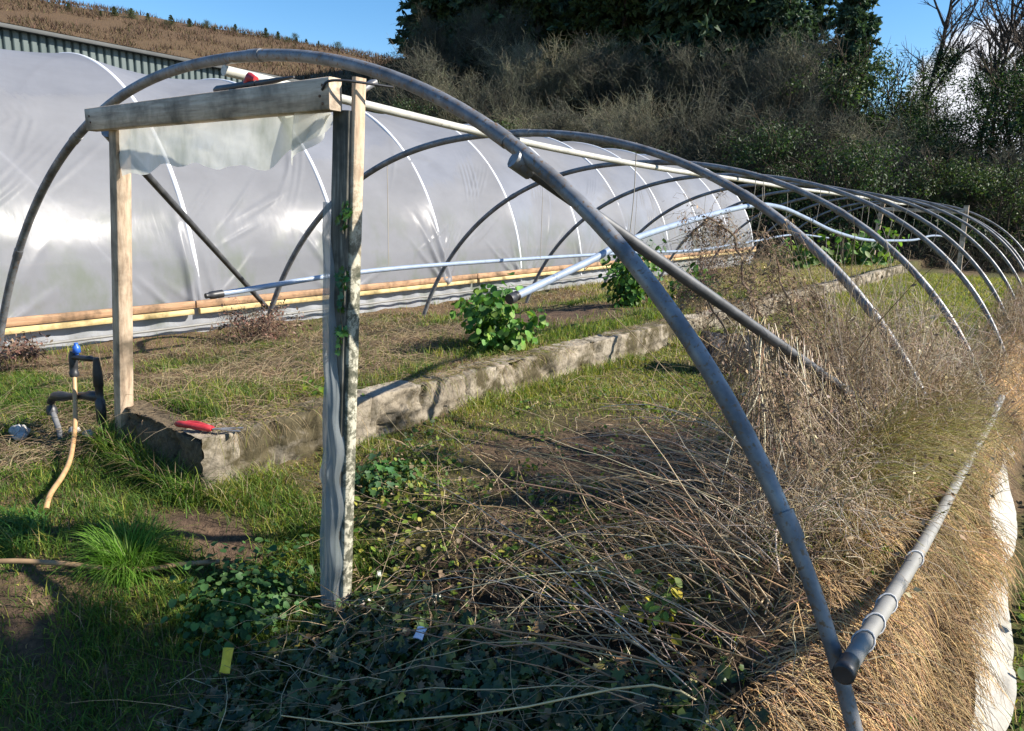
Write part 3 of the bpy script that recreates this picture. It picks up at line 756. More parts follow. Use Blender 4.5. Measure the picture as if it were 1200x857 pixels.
x, y = area(7000, -2.6, 1.3, -1.6, .1, lambda x, y: sm(.52, .66, fbm(x * 1.9 + 4, y * 1.9, 53)) * ~((x < .75) & (x > -1.5) & (y > -1.05)) * (1 - soil_map(x, y)) * ~in_wall(x, y))
n = len(x); blades(mb, ground_pts(x, y, -.01), .09 + .13 * rng.random(n), .0055, .6 + .8 * rng.random(n), jit(pick(n, [G1, G2], (4, 2)), n), segs=4, droop=.5)
n = 1500; x = rng.uniform(-.88, .12, n); y = rng.uniform(-.14, -.03, n); blades(mb, ground_pts(x, y, -.01), .08 + .20 * rng.random(n), .005, .2 + .7 * rng.random(n), jit(pick(n, [G1, G2, D2], (5, 2, 1)), n, .25), segs=4, droop=.5)
o = mb.build('grass', M['grass'], loc=(0, -.5, .2)); tag(o, 'uneven green grass over the path in front of the doorway', 'grass', kind='stuff')

# --- thin grass, moss and weeds over the tunnel floor
mb = MB()
def d_in(x, y): return np.clip((1 - soil_map(x, y)) * (.10 + .9 * sm(.36, .62, fbm(x * 1.1, y * 1.1, 54) + .25 * np.exp(-((x - .35) / .35) ** 2) + .22 * sm(7, 9, y) * sm(13.5, 11.5, y) - .16 * sm(1.2, 2.2, x) * sm(9, 6, y))), 0, 1) * (x > .1)
x, y = area(150000, .1, 2.9, .0, 9, d_in); n = len(x)
L = (.018 + .04 * rng.random(n)) * (1 + .9 * sm(.45, .65, fbm(x * 2, y * 2, 56)))
blades(mb, ground_pts(x, y, -.008), L, .004 + .0006 * y, .3 + .8 * rng.random(n), jit(pick(n, [G1, G2, G3, D1], (1.6, 3.5, 4, 1.6)), n, .25))
x, y = area(60000, .1, 3.0, 9, 21, lambda x, y: .15 + .85 * sm(.3, .5, fbm(x * .8, y * .8, 57)) * sm(2.9, 2.2, x)); n = len(x)
blades(mb, ground_pts(x, y, -.01), .07 + .11 * rng.random(n), .011, .3 + .8 * rng.random(n), jit(pick(n, [G1, G2, G3, D1], (1, 3, 5, 1.5)), n, .25))
n = 9000; y = 12 * rng.random(n) ** 1.4; x = .10 + .16 * rng.random(n) ** 1.5; k = rng.random(n) < sm(.40, .6, fbm(y * 1.4 + 3, y * 0, 65)); x, y = x[k], y[k]; n = len(x); blades(mb, ground_pts(x, y, -.01), .05 + .13 * rng.random(n), .004 + .0006 * y, .2 + .7 * rng.random(n), jit(pick(n, [G1, G2, G3, D1], (2, 4, 3, 2)), n, .25), segs=4, droop=.5)
o = mb.build('grass', M['grass'], loc=(1.5, 5, .33)); tag(o, 'patchy yellow green grass and moss on the tunnel floor', 'grass', kind='stuff')

# --- raised bed: rough green grass at the wall, straw and thatch towards the cover
mb = MB()
def d_bed(x, y): return (1 - soil_map(x, y)) * (1 - .5 * sm(-.8, -1.6, x) * sm(1.5, 3, y)) * (.12 + .88 * sm(.43, .64, fbm(x * 1.5, y * 1.5, 58) + .16 * np.exp(-((x + .3) / .3) ** 2))) * (bedmask(x, y) > .5)
x, y = area(130000, -3.9, -.03, -.2, 9, d_bed); n = len(x)
grn = sm(.46, .68, fbm(x * 1.2, y * .9, 59) + .16 * np.exp(-((x + .40) / .35) ** 2) + .1 * sm(2.5, 1, y)) * .9
isg = rng.random(n) < grn
c = np.where(isg[:, None], pick(n, [G1, G2, G3], (3, 3, 2)), pick(n, [D1 * .9, D2 * .85, D3 * .9, np.array([.20, .11, .07])], (3, 4, 4, 2)))
L = np.where(isg, .04 + .09 * rng.random(n), .05 + .08 * rng.random(n))
blades(mb, ground_pts(x, y, -.01), L, .0045 + .0007 * y, np.where(isg, .25 + .6 * rng.random(n), .7 + .9 * rng.random(n)), jit(c, n, .25))
x, y = area(50000, -3.9, -.03, 9, 21, lambda x, y: .3 + .7 * fbm(x, y, 61)); n = len(x)
blades(mb, ground_pts(x, y, -.01), .08 + .12 * rng.random(n), .012, .5 + .8 * rng.random(n), jit(pick(n, [G2, G3, D1, D2], (2, 3, 3, 3)), n, .25))
o = mb.build('grass', M['grass'], loc=(-2, 4, .45)); tag(o, 'rough grass and straw growing over the raised bed', 'grass', kind='stuff')
# straw mats: arching dry strands
mb = MB()
x, y = area(9000, -3.7, -.15, -.1, 4.5, lambda x, y: sm(.46, .6, fbm(x * 1.3 + 2, y * 1.3, 62) + .15 * np.exp(-(((x + 1.0) / .6) ** 2 + ((y - 1.0) / .5) ** 2))) * (bedmask(x, y) > .4))
n = len(x); az = rng.random(n) * 6.28
strands(mb, ground_pts(x, y), np.stack([np.cos(az), np.sin(az), .35 + .5 * rng.random(n)], -1), .18 + .3 * rng.random(n), .0016, jit(pick(n, [D1, D2, D3], (4, 3, 1)), n, .2), K=6, wob=.16, grav=.22)
x, y = area(8000, -4.0, -.86, -.9, .5, lambda x, y: sm(.35, .55, fbm(x * 1.7, y * 1.7, 64))); n = len(x); az = rng.random(n) * 6.28
strands(mb, ground_pts(x, y), np.stack([np.cos(az), np.sin(az), .25 + .5 * rng.random(n)], -1), .15 + .25 * rng.random(n), .0018, jit(pick(n, [D1, D2, D3], (3, 4, 3)), n, .2), K=6, wob=.18, grav=.25)
n = 5200; y = 12 * rng.random(n) ** 1.5; x = rng.uniform(-.2, .03, n); k = rng.random(n) < sm(.42, .6, fbm(y * 1.6, y * 0, 63)); x, y = x[k], y[k]; n = len(x); az = rng.normal(0, .8, n)
strands(mb, np.stack([x, y, .585 + 0 * x], -1), np.stack([np.cos(az), np.sin(az), .5 + .5 * rng.random(n)], -1), .08 + .16 * rng.random(n), .0016, jit(pick(n, [D1, D2, G3, G2], (4, 3, 2, 1)), n, .2), K=6, wob=.16, grav=.42)
o = mb.build('straw', M['dry'], loc=(-2, 1, .5)); tag(o, 'matted dry straw on the raised bed', 'straw', kind='stuff')

# --- floor litter of pale dead twigs between the posts and the right bank
mb = MB()
x, y = area(5200, .3, 2.9, .2, 7, lambda x, y: .25 + .75 * sm(.9, 2.0, x)); n = len(x); az = rng.random(n) * 6.28
strands(mb, ground_pts(x, y, .01), np.stack([np.cos(az), np.sin(az), .12 + .25 * rng.random(n)], -1), .12 + .45 * rng.random(n), .0013 + .002 * rng.random(n), jit(pick(n, [D1, D2, D3], (4, 4, 3)), n, .2), K=6, wob=.2, grav=.1)
o = mb.build('twig_litter', M['stem'], loc=(1.5, 2, .35)); tag(o, 'pale dead twigs and stalks scattered over the dark soil', 'dead stalks', kind='stuff')

# --- long canes raking from the right bank towards the middle foreground
mb = MB()
n = 330
y = .12 + 2.0 * rng.random(n) ** 1.2; x = rng.normal(2.52, .2, n)
az = rng.normal(np.pi * .97, .38, n)
P = ground_pts(x, y, 0.02)
strands(mb, P, np.stack([np.cos(az), np.sin(az), .15 + .5 * rng.random(n)], -1), .5 + .95 * rng.random(n), .0018 + .0034 * rng.random(n) ** 1.5, jit(pick(n, [D1 * 1.15, DG, np.array([.42, .26, .16]), D2], (4, 3, 2.5, 2)), n, .2), K=10, wob=.11, grav=.085)
o = mb.build('dead_canes', M['stem'], loc=(2.3, 1, .4)); tag(o, 'long tan dead canes raking over the foreground from the right bank', 'dead canes', kind='stuff')

# --- standing thicket of dead vine stems between the first and third hoops
mb = MB()
n = 1300
x = rng.normal(2.66, .14, n); y = rng.uniform(1.9, 3.6, n); y = np.where(rng.random(n) < .25, rng.uniform(2.4, 6, n), y)
P = ground_pts(x, y, 0)
h = (.5 + .75 * rng.random(n)) * (1 - .45 * sm(2.4, 4.2, y)) * (.6 + .7 * fbm(x * 4, y * 4, 79)) * (.55 + .45 * sm(.4, 1.3, y))
strands(mb, P, np.stack([rng.normal(-.38, .22, n), rng.normal(.0, .25, n), np.ones(n)], -1), h, .0014 + .0026 * rng.random(n) ** 2, jit(pick(n, [DG, D1, D2, D3], (5, 4, 3, 1.5)), n, .2), K=9, wob=.14, grav=.02)
# curtain of dead bines hanging from the wind brace
n = 1500; sb_ = .46 + .54 * rng.random(n) ** .75; Pb = np.array([1.74, .30, 1.92]) + sb_[:, None] * np.array([1.06, 2.17, -1.26]) + rng.normal(0, .04, (n, 3)) + np.array([-.02, .09, -.03])
hgt = np.maximum(Pb[:, 2] - Hn(Pb[:, 0], Pb[:, 1]), .1)
Qc = strands(mb, Pb, np.stack([rng.normal(.16, .16, n), rng.normal(0, .16, n), -np.ones(n)], -1), hgt * np.where(rng.random(n) < .55, 1.0, .3 + .6 * rng.random(n)), .0013 + .0026 * rng.random(n) ** 2, jit(pick(n, [DG, D1, D2, D3], (5, 4, 3, 1.5)), n, .2), K=11, wob=.13, grav=.05)
m = 6000; i_ = rng.integers(0, n, m); e_ = Qc[i_, rng.integers(1, 11, m)]
Q2 = strands(mb, e_, rng.normal(0, 1, (m, 3)) + [0, 0, -.6], .06 + .2 * rng.random(m), .0011, jit(pick(m, [DG, D1, D2, D3], (4, 4, 3, 2)), m, .2), K=6, wob=.35, grav=.2)
leaves(mb, Q2[::2, -1], rng.normal(0, 1, (m // 2, 3)), .014 + .022 * rng.random(m // 2), jit(pick(m // 2, [DG, D2, D3], (2, 4, 3)), m // 2, .2), 'diamond')
# hanging side shoots with crisp dead leaves
n = 3600; x = rng.normal(2.62, .16, n); y = rng.uniform(.7, 3.3, n); z = Hn(x, y) + rng.random(n) ** .8 * (.25 + .6 * sm(1.6, 2.2, y)) * (1 - .3 * sm(2.4, 3.6, y))
P = np.stack([x, y, z], -1)
Q = strands(mb, P, rng.normal(0, 1, (n, 3)) + [0, 0, -.5], .10 + .25 * rng.random(n), .0012, jit(pick(n, [DG, D1, D2, D3], (4, 4, 3, 2)), n, .2), K=6, wob=.35, grav=.15)
k = rng.random(n) < .5; e = Q[k, -1]
leaves(mb, e, rng.normal(0, 1, e.shape), .015 + .02 * rng.random(len(e)), jit(pick(len(e), [D1, D2, D3], (2, 4, 3)), len(e), .2), 'diamond')
o = mb.build('dead_thicket', M['stem'], loc=(2.5, 1.5, .5)); tag(o, 'thicket of dead grey brown vines standing between the right hoops', 'dead vines', kind='stuff')

# --- dead grass draped over the right edge, combed outward and down
mb = MB()
n = 60000
y = -1.1 + 12.5 * rng.random(n) ** 1.7; xe = np.interp(y, [-1.3, 1.0, 1.6, 2.3, 3.0, 4.6, 12], [3.30, 3.26, 3.21, 3.25, 3.14, 3.20, 3.25]); x = 2.70 + (xe - 2.70) * rng.random(n) ** .8
clump = fbm(x * 5, y * 4, 66)
k = rng.random(n) < (.28 + .72 * sm(.36, .56, clump)) * (1 - .7 * np.exp(-((x - 3.06) / .06) ** 2)); x, y, xe, clump = x[k], y[k], xe[k], clump[k]; n = len(x)
az = rng.normal(0, .5, n) + (fbm(x * 2.2, y * 2.2, 67) - .5) * 3.2 - .1; P = ground_pts(x, y, .0)
gr = (rng.random(n) < .6 * np.exp(-(((x - 2.85) / .22) ** 2 + ((y - 2.3) / .8) ** 2)))
c = np.where(gr[:, None], np.array([.30, .26, .09]), pick(n, [D1 * [1.2, 1.08, .9], D1 * [1.45, 1.32, 1.12], D2 * 1.15, D3], (4, 2.6, 3, 1.)))
c = c * (.55 + .75 * sm(.3, .65, fbm(x * 4 + 7, y * 2.2, 70)))[:, None]; mlen = (.10 + .26 * rng.random(n)) * (1 - .5 * np.exp(-((x - 3.05) / .07) ** 2)) * (1 - .55 * sm(.10, .0, xe - x))
strands(mb, P, np.stack([np.cos(az), np.sin(az), .5 + 1.1 * rng.random(n)], -1), mlen, .0012 + .0008 * rng.random(n) + .0002 * np.maximum(y, 0), jit(c, n, .2), K=7, wob=.14, grav=.40)
n = 2600; y = 2.4 + 11 * rng.random(n) ** 1.3; x = rng.normal(2.84, .11, n) + .022 * y; k = rng.random(n) < sm(.35, .55, fbm(x * 2, y * 1.2, 72)); x, y = x[k], y[k]; n = len(x)
strands(mb, ground_pts(x, y), np.stack([rng.normal(-.1, .25, n), rng.normal(0, .25, n), np.ones(n)], -1), .25 + .45 * rng.random(n), .0016 + .0003 * y, jit(pick(n, [DG, D1, D2], (3, 4, 3)), n, .2), K=7, wob=.14, grav=.12)
m = n * 4; i_ = rng.integers(0, n, m); P = ground_pts(x, y)[i_] + np.stack([rng.normal(-.02, .05, m), rng.normal(0, .05, m), .05 + .45 * rng.random(m)], -1)
strands(mb, P, rng.normal(0, 1, (m, 3)) + [0, 0, -.6], .08 + .14 * rng.random(m), .0013 + .0002 * y[i_], jit(pick(m, [DG, D1, D2, D3], (3, 4, 3, 1)), m, .2), K=5, wob=.35, grav=.25)
n = 500; y = -.8 + 6 * rng.random(n); x = rng.uniform(2.9, 3.25, n); k = fbm(x * 5, y * 3, 80) > .56; x, y = x[k], y[k]; n = len(x)
leaves(mb, ground_pts(x, y, .05), rng.normal(0, .5, (n, 3)) + [.4, 0, 1], .015 + .03 * rng.random(n), jit(pick(n, [G1, G2, np.array([.3, .28, .04])], (3, 3, 1)), n), 'ivy')
o = mb.build('dead_grass', M['dry'], loc=(3.1, 2, .3)); tag(o, 'tan dead grass hanging over the outer edge of the bank', 'dead grass', kind='stuff')
mb = MB()   # a taller yellow green sweep by the second hoop
n = 3300; x = rng.normal(2.72, .09, n); y = rng.normal(2.35, .45, n)
az = rng.normal(-.2, .5, n)
strands(mb, ground_pts(x, y), np.stack([.22 * np.cos(az), .3 * np.sin(az), .9 + 0 * az], -1), .22 + .34 * rng.random(n), .0019, jit(pick(n, [np.array([.46, .40, .17]), np.array([.36, .35, .10]), D1 * 1.1], (4, 2.5, 3)), n, .15), K=7, wob=.09, grav=.30)
o = mb.build('dead_grass', M['dry'], loc=(2.83, 2.2, .6)); tag(o, 'taller yellow green dead grass sweeping over by the second hoop', 'dead grass', kind='stuff')

# --- green growth outside the right edge
mb = MB()
x, y = area(26000, 3.40, 4.3, -1.5, 12, lambda x, y: .4 + .6 * fbm(x * 3, y * 3, 68)); n = len(x)
blades(mb, ground_pts(x, y, -.01), .05 + .09 * rng.random(n), .005 + .0006 * np.maximum(y, 0), .3 + .8 * rng.random(n), jit(pick(n, [G1, G2, G3], (4, 3, 1)), n, .25))
x, y = area(5000, 3.42, 4.2, -1., 9, lambda x, y: sm(.4, .6, fbm(x * 2, y * 2, 69))); n = len(x)
leaves(mb, ground_pts(x, y, .02) + np.stack([0 * x, 0 * x, .07 * rng.random(n)], -1), rng.normal(0, .5, (n, 3)) + [0, 0, 1], .03 + .03 * rng.random(n), jit(pick(n, [G1, G2], (3, 1)), n), 'round')
o = mb.build('grass', M['grass'], loc=(3.7, 2, 0)); tag(o, 'lush green weeds and grass beside the pale sheet outside the frame', 'grass', kind='stuff')

# --- ivy over the dark bank in the foreground
mb = MB()
def ivz(x, y):   # the mound of ivy swelling above the dip in front of the first hoop
    return Hn(x, y) + .20 * np.exp(-(((x - 1.9) / .75) ** 2 + ((y - .02) / .30) ** 2)) * (.6 + .8 * fbm(x * 4, y * 4, 73))
x, y = area(26000, 1.05, 3.0, -1.25, .85, lambda x, y: sm(.95, 1.25, x) * sm(3.0, 2.6, x + .25 * sm(0, .8, y)) * sm(.32, -.02, y) * (.5 + .5 * sm(.3, .5, fbm(x * 2, y * 2, 74)))); n = len(x)
P = np.stack([x, y, ivz(x, y) + .05 * rng.random(n) - .01], -1)
nn = np.stack([rng.normal(-.15, .55, n), rng.normal(-.45, .55, n), np.ones(n)], -1)
leaves(mb, P, nn, (.014 + .045 * rng.random(n) ** 1.6), jit(pick(n, [np.array([.026, .048, .011]), np.array([.05, .08, .017]), np.array([.11, .13, .03]), np.array([.20, .13, .06]), np.array([.28, .25, .05])], (5, 4, 1.8, 1.6, .5)), n, .25), 'ivy')
o = mb.build('ivy', M['ivy'], loc=(1.9, 0, .2)); tag(o, 'dark ivy leaves smothering the low bank in the foreground', 'ivy', kind='stuff')
mb = MB()   # soil and stems of the ivy mound
xs, ys_ = np.meshgrid(np.arange(1.0, 3.0, .05), np.arange(-1.3, .95, .05)); zz = ivz(xs, ys_) - .018; my, mx_ = xs.shape; idx = np.arange(mx_ * my).reshape(my, mx_)
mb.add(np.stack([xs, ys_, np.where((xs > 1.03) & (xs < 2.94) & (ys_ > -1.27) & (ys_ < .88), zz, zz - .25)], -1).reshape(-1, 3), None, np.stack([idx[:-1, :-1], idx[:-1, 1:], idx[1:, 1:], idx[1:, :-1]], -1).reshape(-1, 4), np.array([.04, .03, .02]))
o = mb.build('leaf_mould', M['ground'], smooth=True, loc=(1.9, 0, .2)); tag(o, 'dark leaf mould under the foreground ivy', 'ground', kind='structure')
mb = MB()
n = 620; x = rng.uniform(1.0, 2.9, n); y = rng.uniform(-1.1, .8, n); az = rng.random(n) * 6.28
strands(mb, np.stack([x, y, ivz(x, y) + .03], -1), np.stack([np.cos(az), np.sin(az), .2 + .4 * rng.random(n)], -1), .12 + .4 * rng.random(n), .0012 + .0012 * rng.random(n), jit(pick(n, [D1 * .9, D2, D3], (2, 3, 3)), n, .2), K=7, wob=.2, grav=.12)
o = mb.build('dead_stalks', M['stem'], loc=(1.9, 0, .2)); tag(o, 'thin dead stalks tangled through the foreground ivy', 'dead stalks', kind='stuff')

# --- low weeds on the tunnel floor
mb = MB()
x, y = area(9000, .15, 2.4, .3, 8, lambda x, y: sm(.5, .66, fbm(x * 2.3, y * 2.3, 77)) * .8); n = len(x)
leaves(mb, ground_pts(x, y, .015) + np.stack([0 * x, 0 * x, .04 * rng.random(n)], -1), rng.normal(0, .5, (n, 3)) + [0, 0, 1], .015 + .025 * rng.random(n), jit(pick(n, [G1, G2, np.array([.05, .08, .03])], (3, 2, 3)), n), 'broad')
x, y = area(3200, .55, 2.1, .15, 1.3, lambda x, y: sm(.38, .6, fbm(x * 3, y * 3, 78)) * .9); n = len(x)
leaves(mb, ground_pts(x, y, .02) + np.stack([0 * x, 0 * x, .06 * rng.random(n)], -1), rng.normal(0, .6, (n, 3)) + [0, 0, 1], .014 + .024 * rng.random(n), jit(pick(n, [G2, G3, G1, D2], (3, 2, 2, 2)), n), 'broad')
o = mb.build('weeds', M['leaf'], loc=(1.2, 2, .35)); tag(o, 'small leafy weeds spread low over the tunnel floor', 'weeds', kind='stuff')

# ------------------------------------------------------------------ single plants
def stalk_plant(name, loc, h, w_, nst, nleaf, lsz, cols, p, kind, label, cat='plant', group=None, lean=(0, 0), up=.6):
    root = empty(name, loc, label, cat, group); L0 = np.array(loc)
    st = MB(); d = np.stack([rng.normal(lean[0], w_ / h * .6, nst), rng.normal(lean[1], w_ / h * .6, nst), np.ones(nst)], -1)
    Q = strands(st, L0 + np.stack([rng.normal(0, w_ * .15, nst), rng.normal(0, w_ * .15, nst), np.zeros(nst)], -1), d, h * (.6 + .45 * rng.random(nst)), .005, jit([.10, .14, .04], nst), K=7, wob=.08, sides=5)
    st.build('stems', M['bark'], root, smooth=True)
    lf = MB(); i = rng.integers(0, nst, nleaf); s = rng.random(nleaf) ** .8 * 5.99; k = s.astype(int); f = (s - k)[:, None]
    B = Q[i, k] * (1 - f) + Q[i, np.minimum(k + 1, 6)] * f
    off = rng.normal(0, 1, (nleaf, 3)); off[:, 2] *= .4; off = nrm(off) * w_ * (.12 + .38 * rng.random((nleaf, 1)))
    Pn = nrm(off) * .8 + np.array([0, 0, up]) + rng.normal(0, .35, (nleaf, 3))
    leaves(lf, B + off * .8, Pn, lsz * (.5 + .8 * rng.random(nleaf)), jit(pick(nleaf, cols, p), nleaf, .2), kind, az=off + [0, 0, -.3] + rng.normal(0, .3, off.shape) * w_)
    lf.build('foliage', M['leaf'], root)
    return root
K1, K2, K3 = np.array([.045, .12, .022]), np.array([.085, .19, .03]), np.array([.14, .22, .04])
stalk_plant('kale_plant', (-.42, 2.95, .52), .60, .44, 18, 950, .062, [K1 * 1.2, K2 * 1.25, K3 * 1.3], (3, 5, 3), 'round', 'bushy bright green leafy plant spilling over the block wall')
stalk_plant('leafy_bush', (-1.22, 6.7, .43), 1.0, .6, 16, 700, .095, [K1, K2, K3], (4, 3, 1), 'broad', 'tall green leafy bush on the bed behind the slanting pale pipe')
stalk_plant('leafy_bush', (-.80, 7.9, .48), .55, .45, 8, 200, .11, [K1, K2], (4, 3), 'broad', 'smaller leafy bush on the bed just right of the tall bush')
stalk_plant('leafy_bush', (-2.0, 17.0, .40), 1.15, .9, 10, 240, .20, [K2, K3, K1], (4, 4, 2), 'broad', 'bright green bush left of the far brown door post')
stalk_plant('leafy_bush', (-.8, 18.6, .45), 1.35, .95, 11, 280, .20, [K2, K3, K1], (4, 4, 2), 'broad', 'bright green bush growing against the far brown door post')
stalk_plant('nettle', (-1.4, 17.8, .42), .55, .8, 8, 140, .16, [K2, K3], (4, 4), 'broad', 'low green clump between the two far bright bushes')
stalk_plant('geranium_clump', (.74, -.22, .09), .22, .55, 30, 1300, .028, [np.array([.045, .11, .03]), np.array([.07, .15, .04])], (3, 2), 'round', 'blue green round leaved clump left of the wrapped post', up=1.2)
stalk_plant('weed_clump', (.62, .72, .31), .16, .42, 16, 420, .04, [K1, np.array([.06, .13, .05])], (3, 3), 'ivy', 'lobed green weed clump on the floor just right of the wrapped post', up=1.2)
stalk_plant('weed_clump', (2.35, .42, .42), .14, .25, 6, 60, .04, [K3, np.array([.35, .30, .03])], (2, 1), 'broad', 'small yellowing weed at the foot of the nearest hoop', up=1.)
stalk_plant('weed_clump', (-.25, .95, .585), .10, .35, 8, 120, .04, [K3, np.array([.20, .26, .02])], (2, 2), 'broad', 'low yellow green weed on the wall top near the red tool', up=1.2)
# tuft of long bright grass
root = empty('grass_tuft', (.36, -.50, .12), 'bright green tuft of long grass standing in the shade left of the doorway', 'grass tuft')
mb = MB(); n = 900; a = rng.random(n) * 6.28; rr = .14 * np.sqrt(rng.random(n)); x = .36 + .7 * rr * np.cos(a); y = -.50 + .7 * rr * np.sin(a)
blades(mb, ground_pts(x, y, -.01), .12 + .13 * rng.random(n), .005, .15 + .75 * rng.random(n), jit(pick(n, [np.array([.09, .20, .02]), np.array([.13, .26, .03]), np.array([.16, .25, .05])], (3, 4, 2)), n, .2), az=a + rng.normal(0, .6, n), segs=5, droop=.7)
mb.build('blades', M['grass'], root)
root = empty('grass_tuft', (-.15, -.78, .2), 'flattened streaky grass tuft at the left edge above the brown hose', 'grass tuft')
mb = MB(); n = 420; a = rng.random(n) * 6.28; rr = .16 * np.sqrt(rng.random(n)); x = -.15 + rr * np.cos(a); y = -.78 + rr * np.sin(a)
blades(mb, ground_pts(x, y, -.01), .10 + .12 * rng.random(n), .0055, .8 + .7 * rng.random(n), jit(pick(n, [np.array([.07, .17, .03]), np.array([.12, .22, .04])], (3, 2)), n, .2), az=rng.normal(3.4, .8, n), segs=5, droop=.5)
mb.build('blades', M['grass'], root)
# dead bush by the base rail
def dead_bush(loc, h, w_, n, label):
    root = empty('dead_bush', loc, label, 'dead bush'); mb = MB(); L0 = np.array(loc)
    Q = strands(mb, L0 + np.stack([rng.normal(0, w_ * .25, n), rng.normal(0, w_ * .25, n), 0 * np.arange(n)], -1), np.stack([rng.normal(0, .45, n), rng.normal(0, .45, n), np.ones(n)], -1), h * (.5 + .6 * rng.random(n)), .003, jit(D3 * 1.1, n), K=8, wob=.25, grav=.12)
    m = n * 14; i = rng.integers(0, n, m); k = rng.integers(1, 8, m); P = Q[i, k]
    strands(mb, P, rng.normal(0, 1, (m, 3)) + [0, 0, -.3], .06 + .12 * rng.random(m), .0016, jit(pick(m, [D3, D2 * .8, np.array([.17, .09, .07])], (3, 2, 3)), m), K=5, wob=.4, grav=.25)
    leaves(mb, P + rng.normal(0, .03, P.shape), rng.normal(0, 1, P.shape), .025 + .03 * rng.random(m), jit(pick(m, [D3, np.array([.17, .09, .07])], (3, 3)), m), 'diamond')
    mb.build('twigs', M['stem'], root)
dead_bush((-3.05, 2.35, .33), .48, .62, 70, 'rust brown dead bush hanging under the end of the blue grey pipe')
dead_bush((-3.2, .25, .42), .22, .45, 36, 'small dead bush against the polythene skirt at the left edge')
dead_bush((-2.0, 11.0, .40), .75, .8, 60, 'grey brown dead bush on the far part of the raised bed')
dead_bush((-2.9, 13.6, .35), .95, .9, 60, 'dark dead bush near the far end of the covered tunnel')

# tall dead climber stems leaning in from the right bank
def climber(pts, r, label, nsh=50):
    root = empty('dead_climber', tuple(pts[0]), label, 'dead climber', 'tall dead climber stems by the second hoop')
    mb = MB(); P = smooth_path(pts, 30); P[1:-1] += rng.normal(0, .012, P[1:-1].shape)
    tubes(mb, P[None], np.linspace(r, r * .45, len(P))[None], 6, D3 * 1.3)
    mb.build('main_stem', M['stem'], root, smooth=True)
    mb = MB(); i = rng.integers(len(P) // 4, len(P), nsh)
    Q = strands(mb, P[i], rng.normal(0, 1, (nsh, 3)) + [0, 0, .1], .10 + .25 * rng.random(nsh), .0016, jit(pick(nsh, [D2, D3], (1, 1)), nsh), K=7, wob=.3, grav=.3)
    m = nsh * 9; a = rng.integers(0, nsh, m); b = rng.integers(1, 7, m); e = Q[a, b]
    strands(mb, e, rng.normal(0, 1, e.shape) + [0, 0, -.6], .04 + .10 * rng.random(m), .001, jit(pick(m, [D1 * .8, D2, D3], (2, 3, 3)), m), K=5, wob=.4, grav=.3)
    leaves(mb, e + rng.normal(0, .015, e.shape), rng.normal(0, 1, e.shape), .012 + .016 * rng.random(m), jit(pick(m, [D2, D3, np.array([.2, .12, .09])], (3, 3, 2)), m), 'diamond')
    mb.build('side_shoots', M['stem'], root)
climber([(2.44, 2.2, .42), (2.28, 2.2, .78), (2.09, 2.2, 1.11), (1.97, 2.2, 1.30), (1.84, 2.2, 1.60), (1.66, 2.2, 1.74), (1.56, 2.2, 1.66)], .011, 'tallest dead climber stem, arching left at its top above the wind brace', 150)
climber([(2.62, 1.9, .46), (2.50, 1.9, .84), (2.34, 1.9, 1.14), (2.20, 1.9, 1.43), (2.06, 1.9, 1.69)], .010, 'straight dead climber stem just right of the tallest', 130)
climber([(2.30, 1.7, .42), (2.12, 1.7, .85), (1.98, 1.75, 1.18), (1.83, 1.8, 1.42), (1.72, 1.8, 1.36)], .008, 'nodding dead climber stem left of the tallest', 110)
climber([(2.55, 2.6, .45), (2.4, 2.65, .9), (2.26, 2.75, 1.22), (2.1, 2.8, 1.35)], .007, 'short dead climber stem behind the tallest one', 80)
climber([(2.62, 3.3, .44), (2.5, 3.3, .80), (2.36, 3.3, .95), (2.16, 3.3, .93), (2.08, 3.3, .86)], .006, 'thin dead stem arching over to the left by the third hoop', 14)
climber([(2.66, 1.15, .5), (2.6, 1.15, .8), (2.48, 1.2, 1.02), (2.4, 1.3, 1.16)], .006, 'dead climber stem nearest the first hoop', 70)

# ------------------------------------------------------------------ small things
# hanging torn polythene under the head beam
root = MB()
us = np.linspace(0, 1, 60); vs = np.linspace(0, 1, 22); U, Vv = np.meshgrid(us, vs)
X = -.60 + 1.68 * U + (.10 * Vv) * (1 - U) * .2; jag = .02 * (fbm(U * 14, U * 0, 93) - .5) + .012 * np.sin(U * 31)
low = np.interp(U, [0, .12, .3, .55, .72, .80, 1.], [1.83, 1.845, 1.885, 1.88, 1.865, 1.885, 2.045]) + jag
Z = 2.075 + .012 * U - Vv * (2.075 - low); Yy = .006 + .010 * Vv * np.sin(U * 7 + 1) + .03 * sm(.8, 1, U) * Vv + .012 * (fbm(U * 22, Vv * 3, 91) - .5)
my, mx_ = X.shape; idx = np.arange(mx_ * my).reshape(my, mx_); F = np.stack([idx[:-1, :-1], idx[:-1, 1:], idx[1:, 1:], idx[1:, :-1]], -1).reshape(-1, 4)
o = root.add(np.stack([X, Yy, Z], -1).reshape(-1, 3), None, F).build('plastic_sheet', M['film_clear'], smooth=True, loc=(.1, .0, 2.07)); tag(o, 'torn strip of cloudy plastic hanging under the doorway head beam', 'plastic sheet')
mb = MB(); U, Vv = np.meshgrid(np.linspace(0, 1, 22), np.linspace(0, 1, 14))   # the folded corner at the right end
X = .80 + .29 * U - .03 * Vv * U; Z = 2.075 - Vv * (.17 * (1 - U) ** .9 + .015); Yy = -.012 + .03 * np.sin(U * 8 + Vv * 3) + .06 * Vv
my, mx_ = X.shape; idx = np.arange(mx_ * my).reshape(my, mx_); F = np.stack([idx[:-1, :-1], idx[:-1, 1:], idx[1:, 1:], idx[1:, :-1]], -1).reshape(-1, 4)
mb.add(np.stack([X, Yy, Z], -1).reshape(-1, 3), None, F).build('folded_corner', M['film_clear'], o, smooth=True)
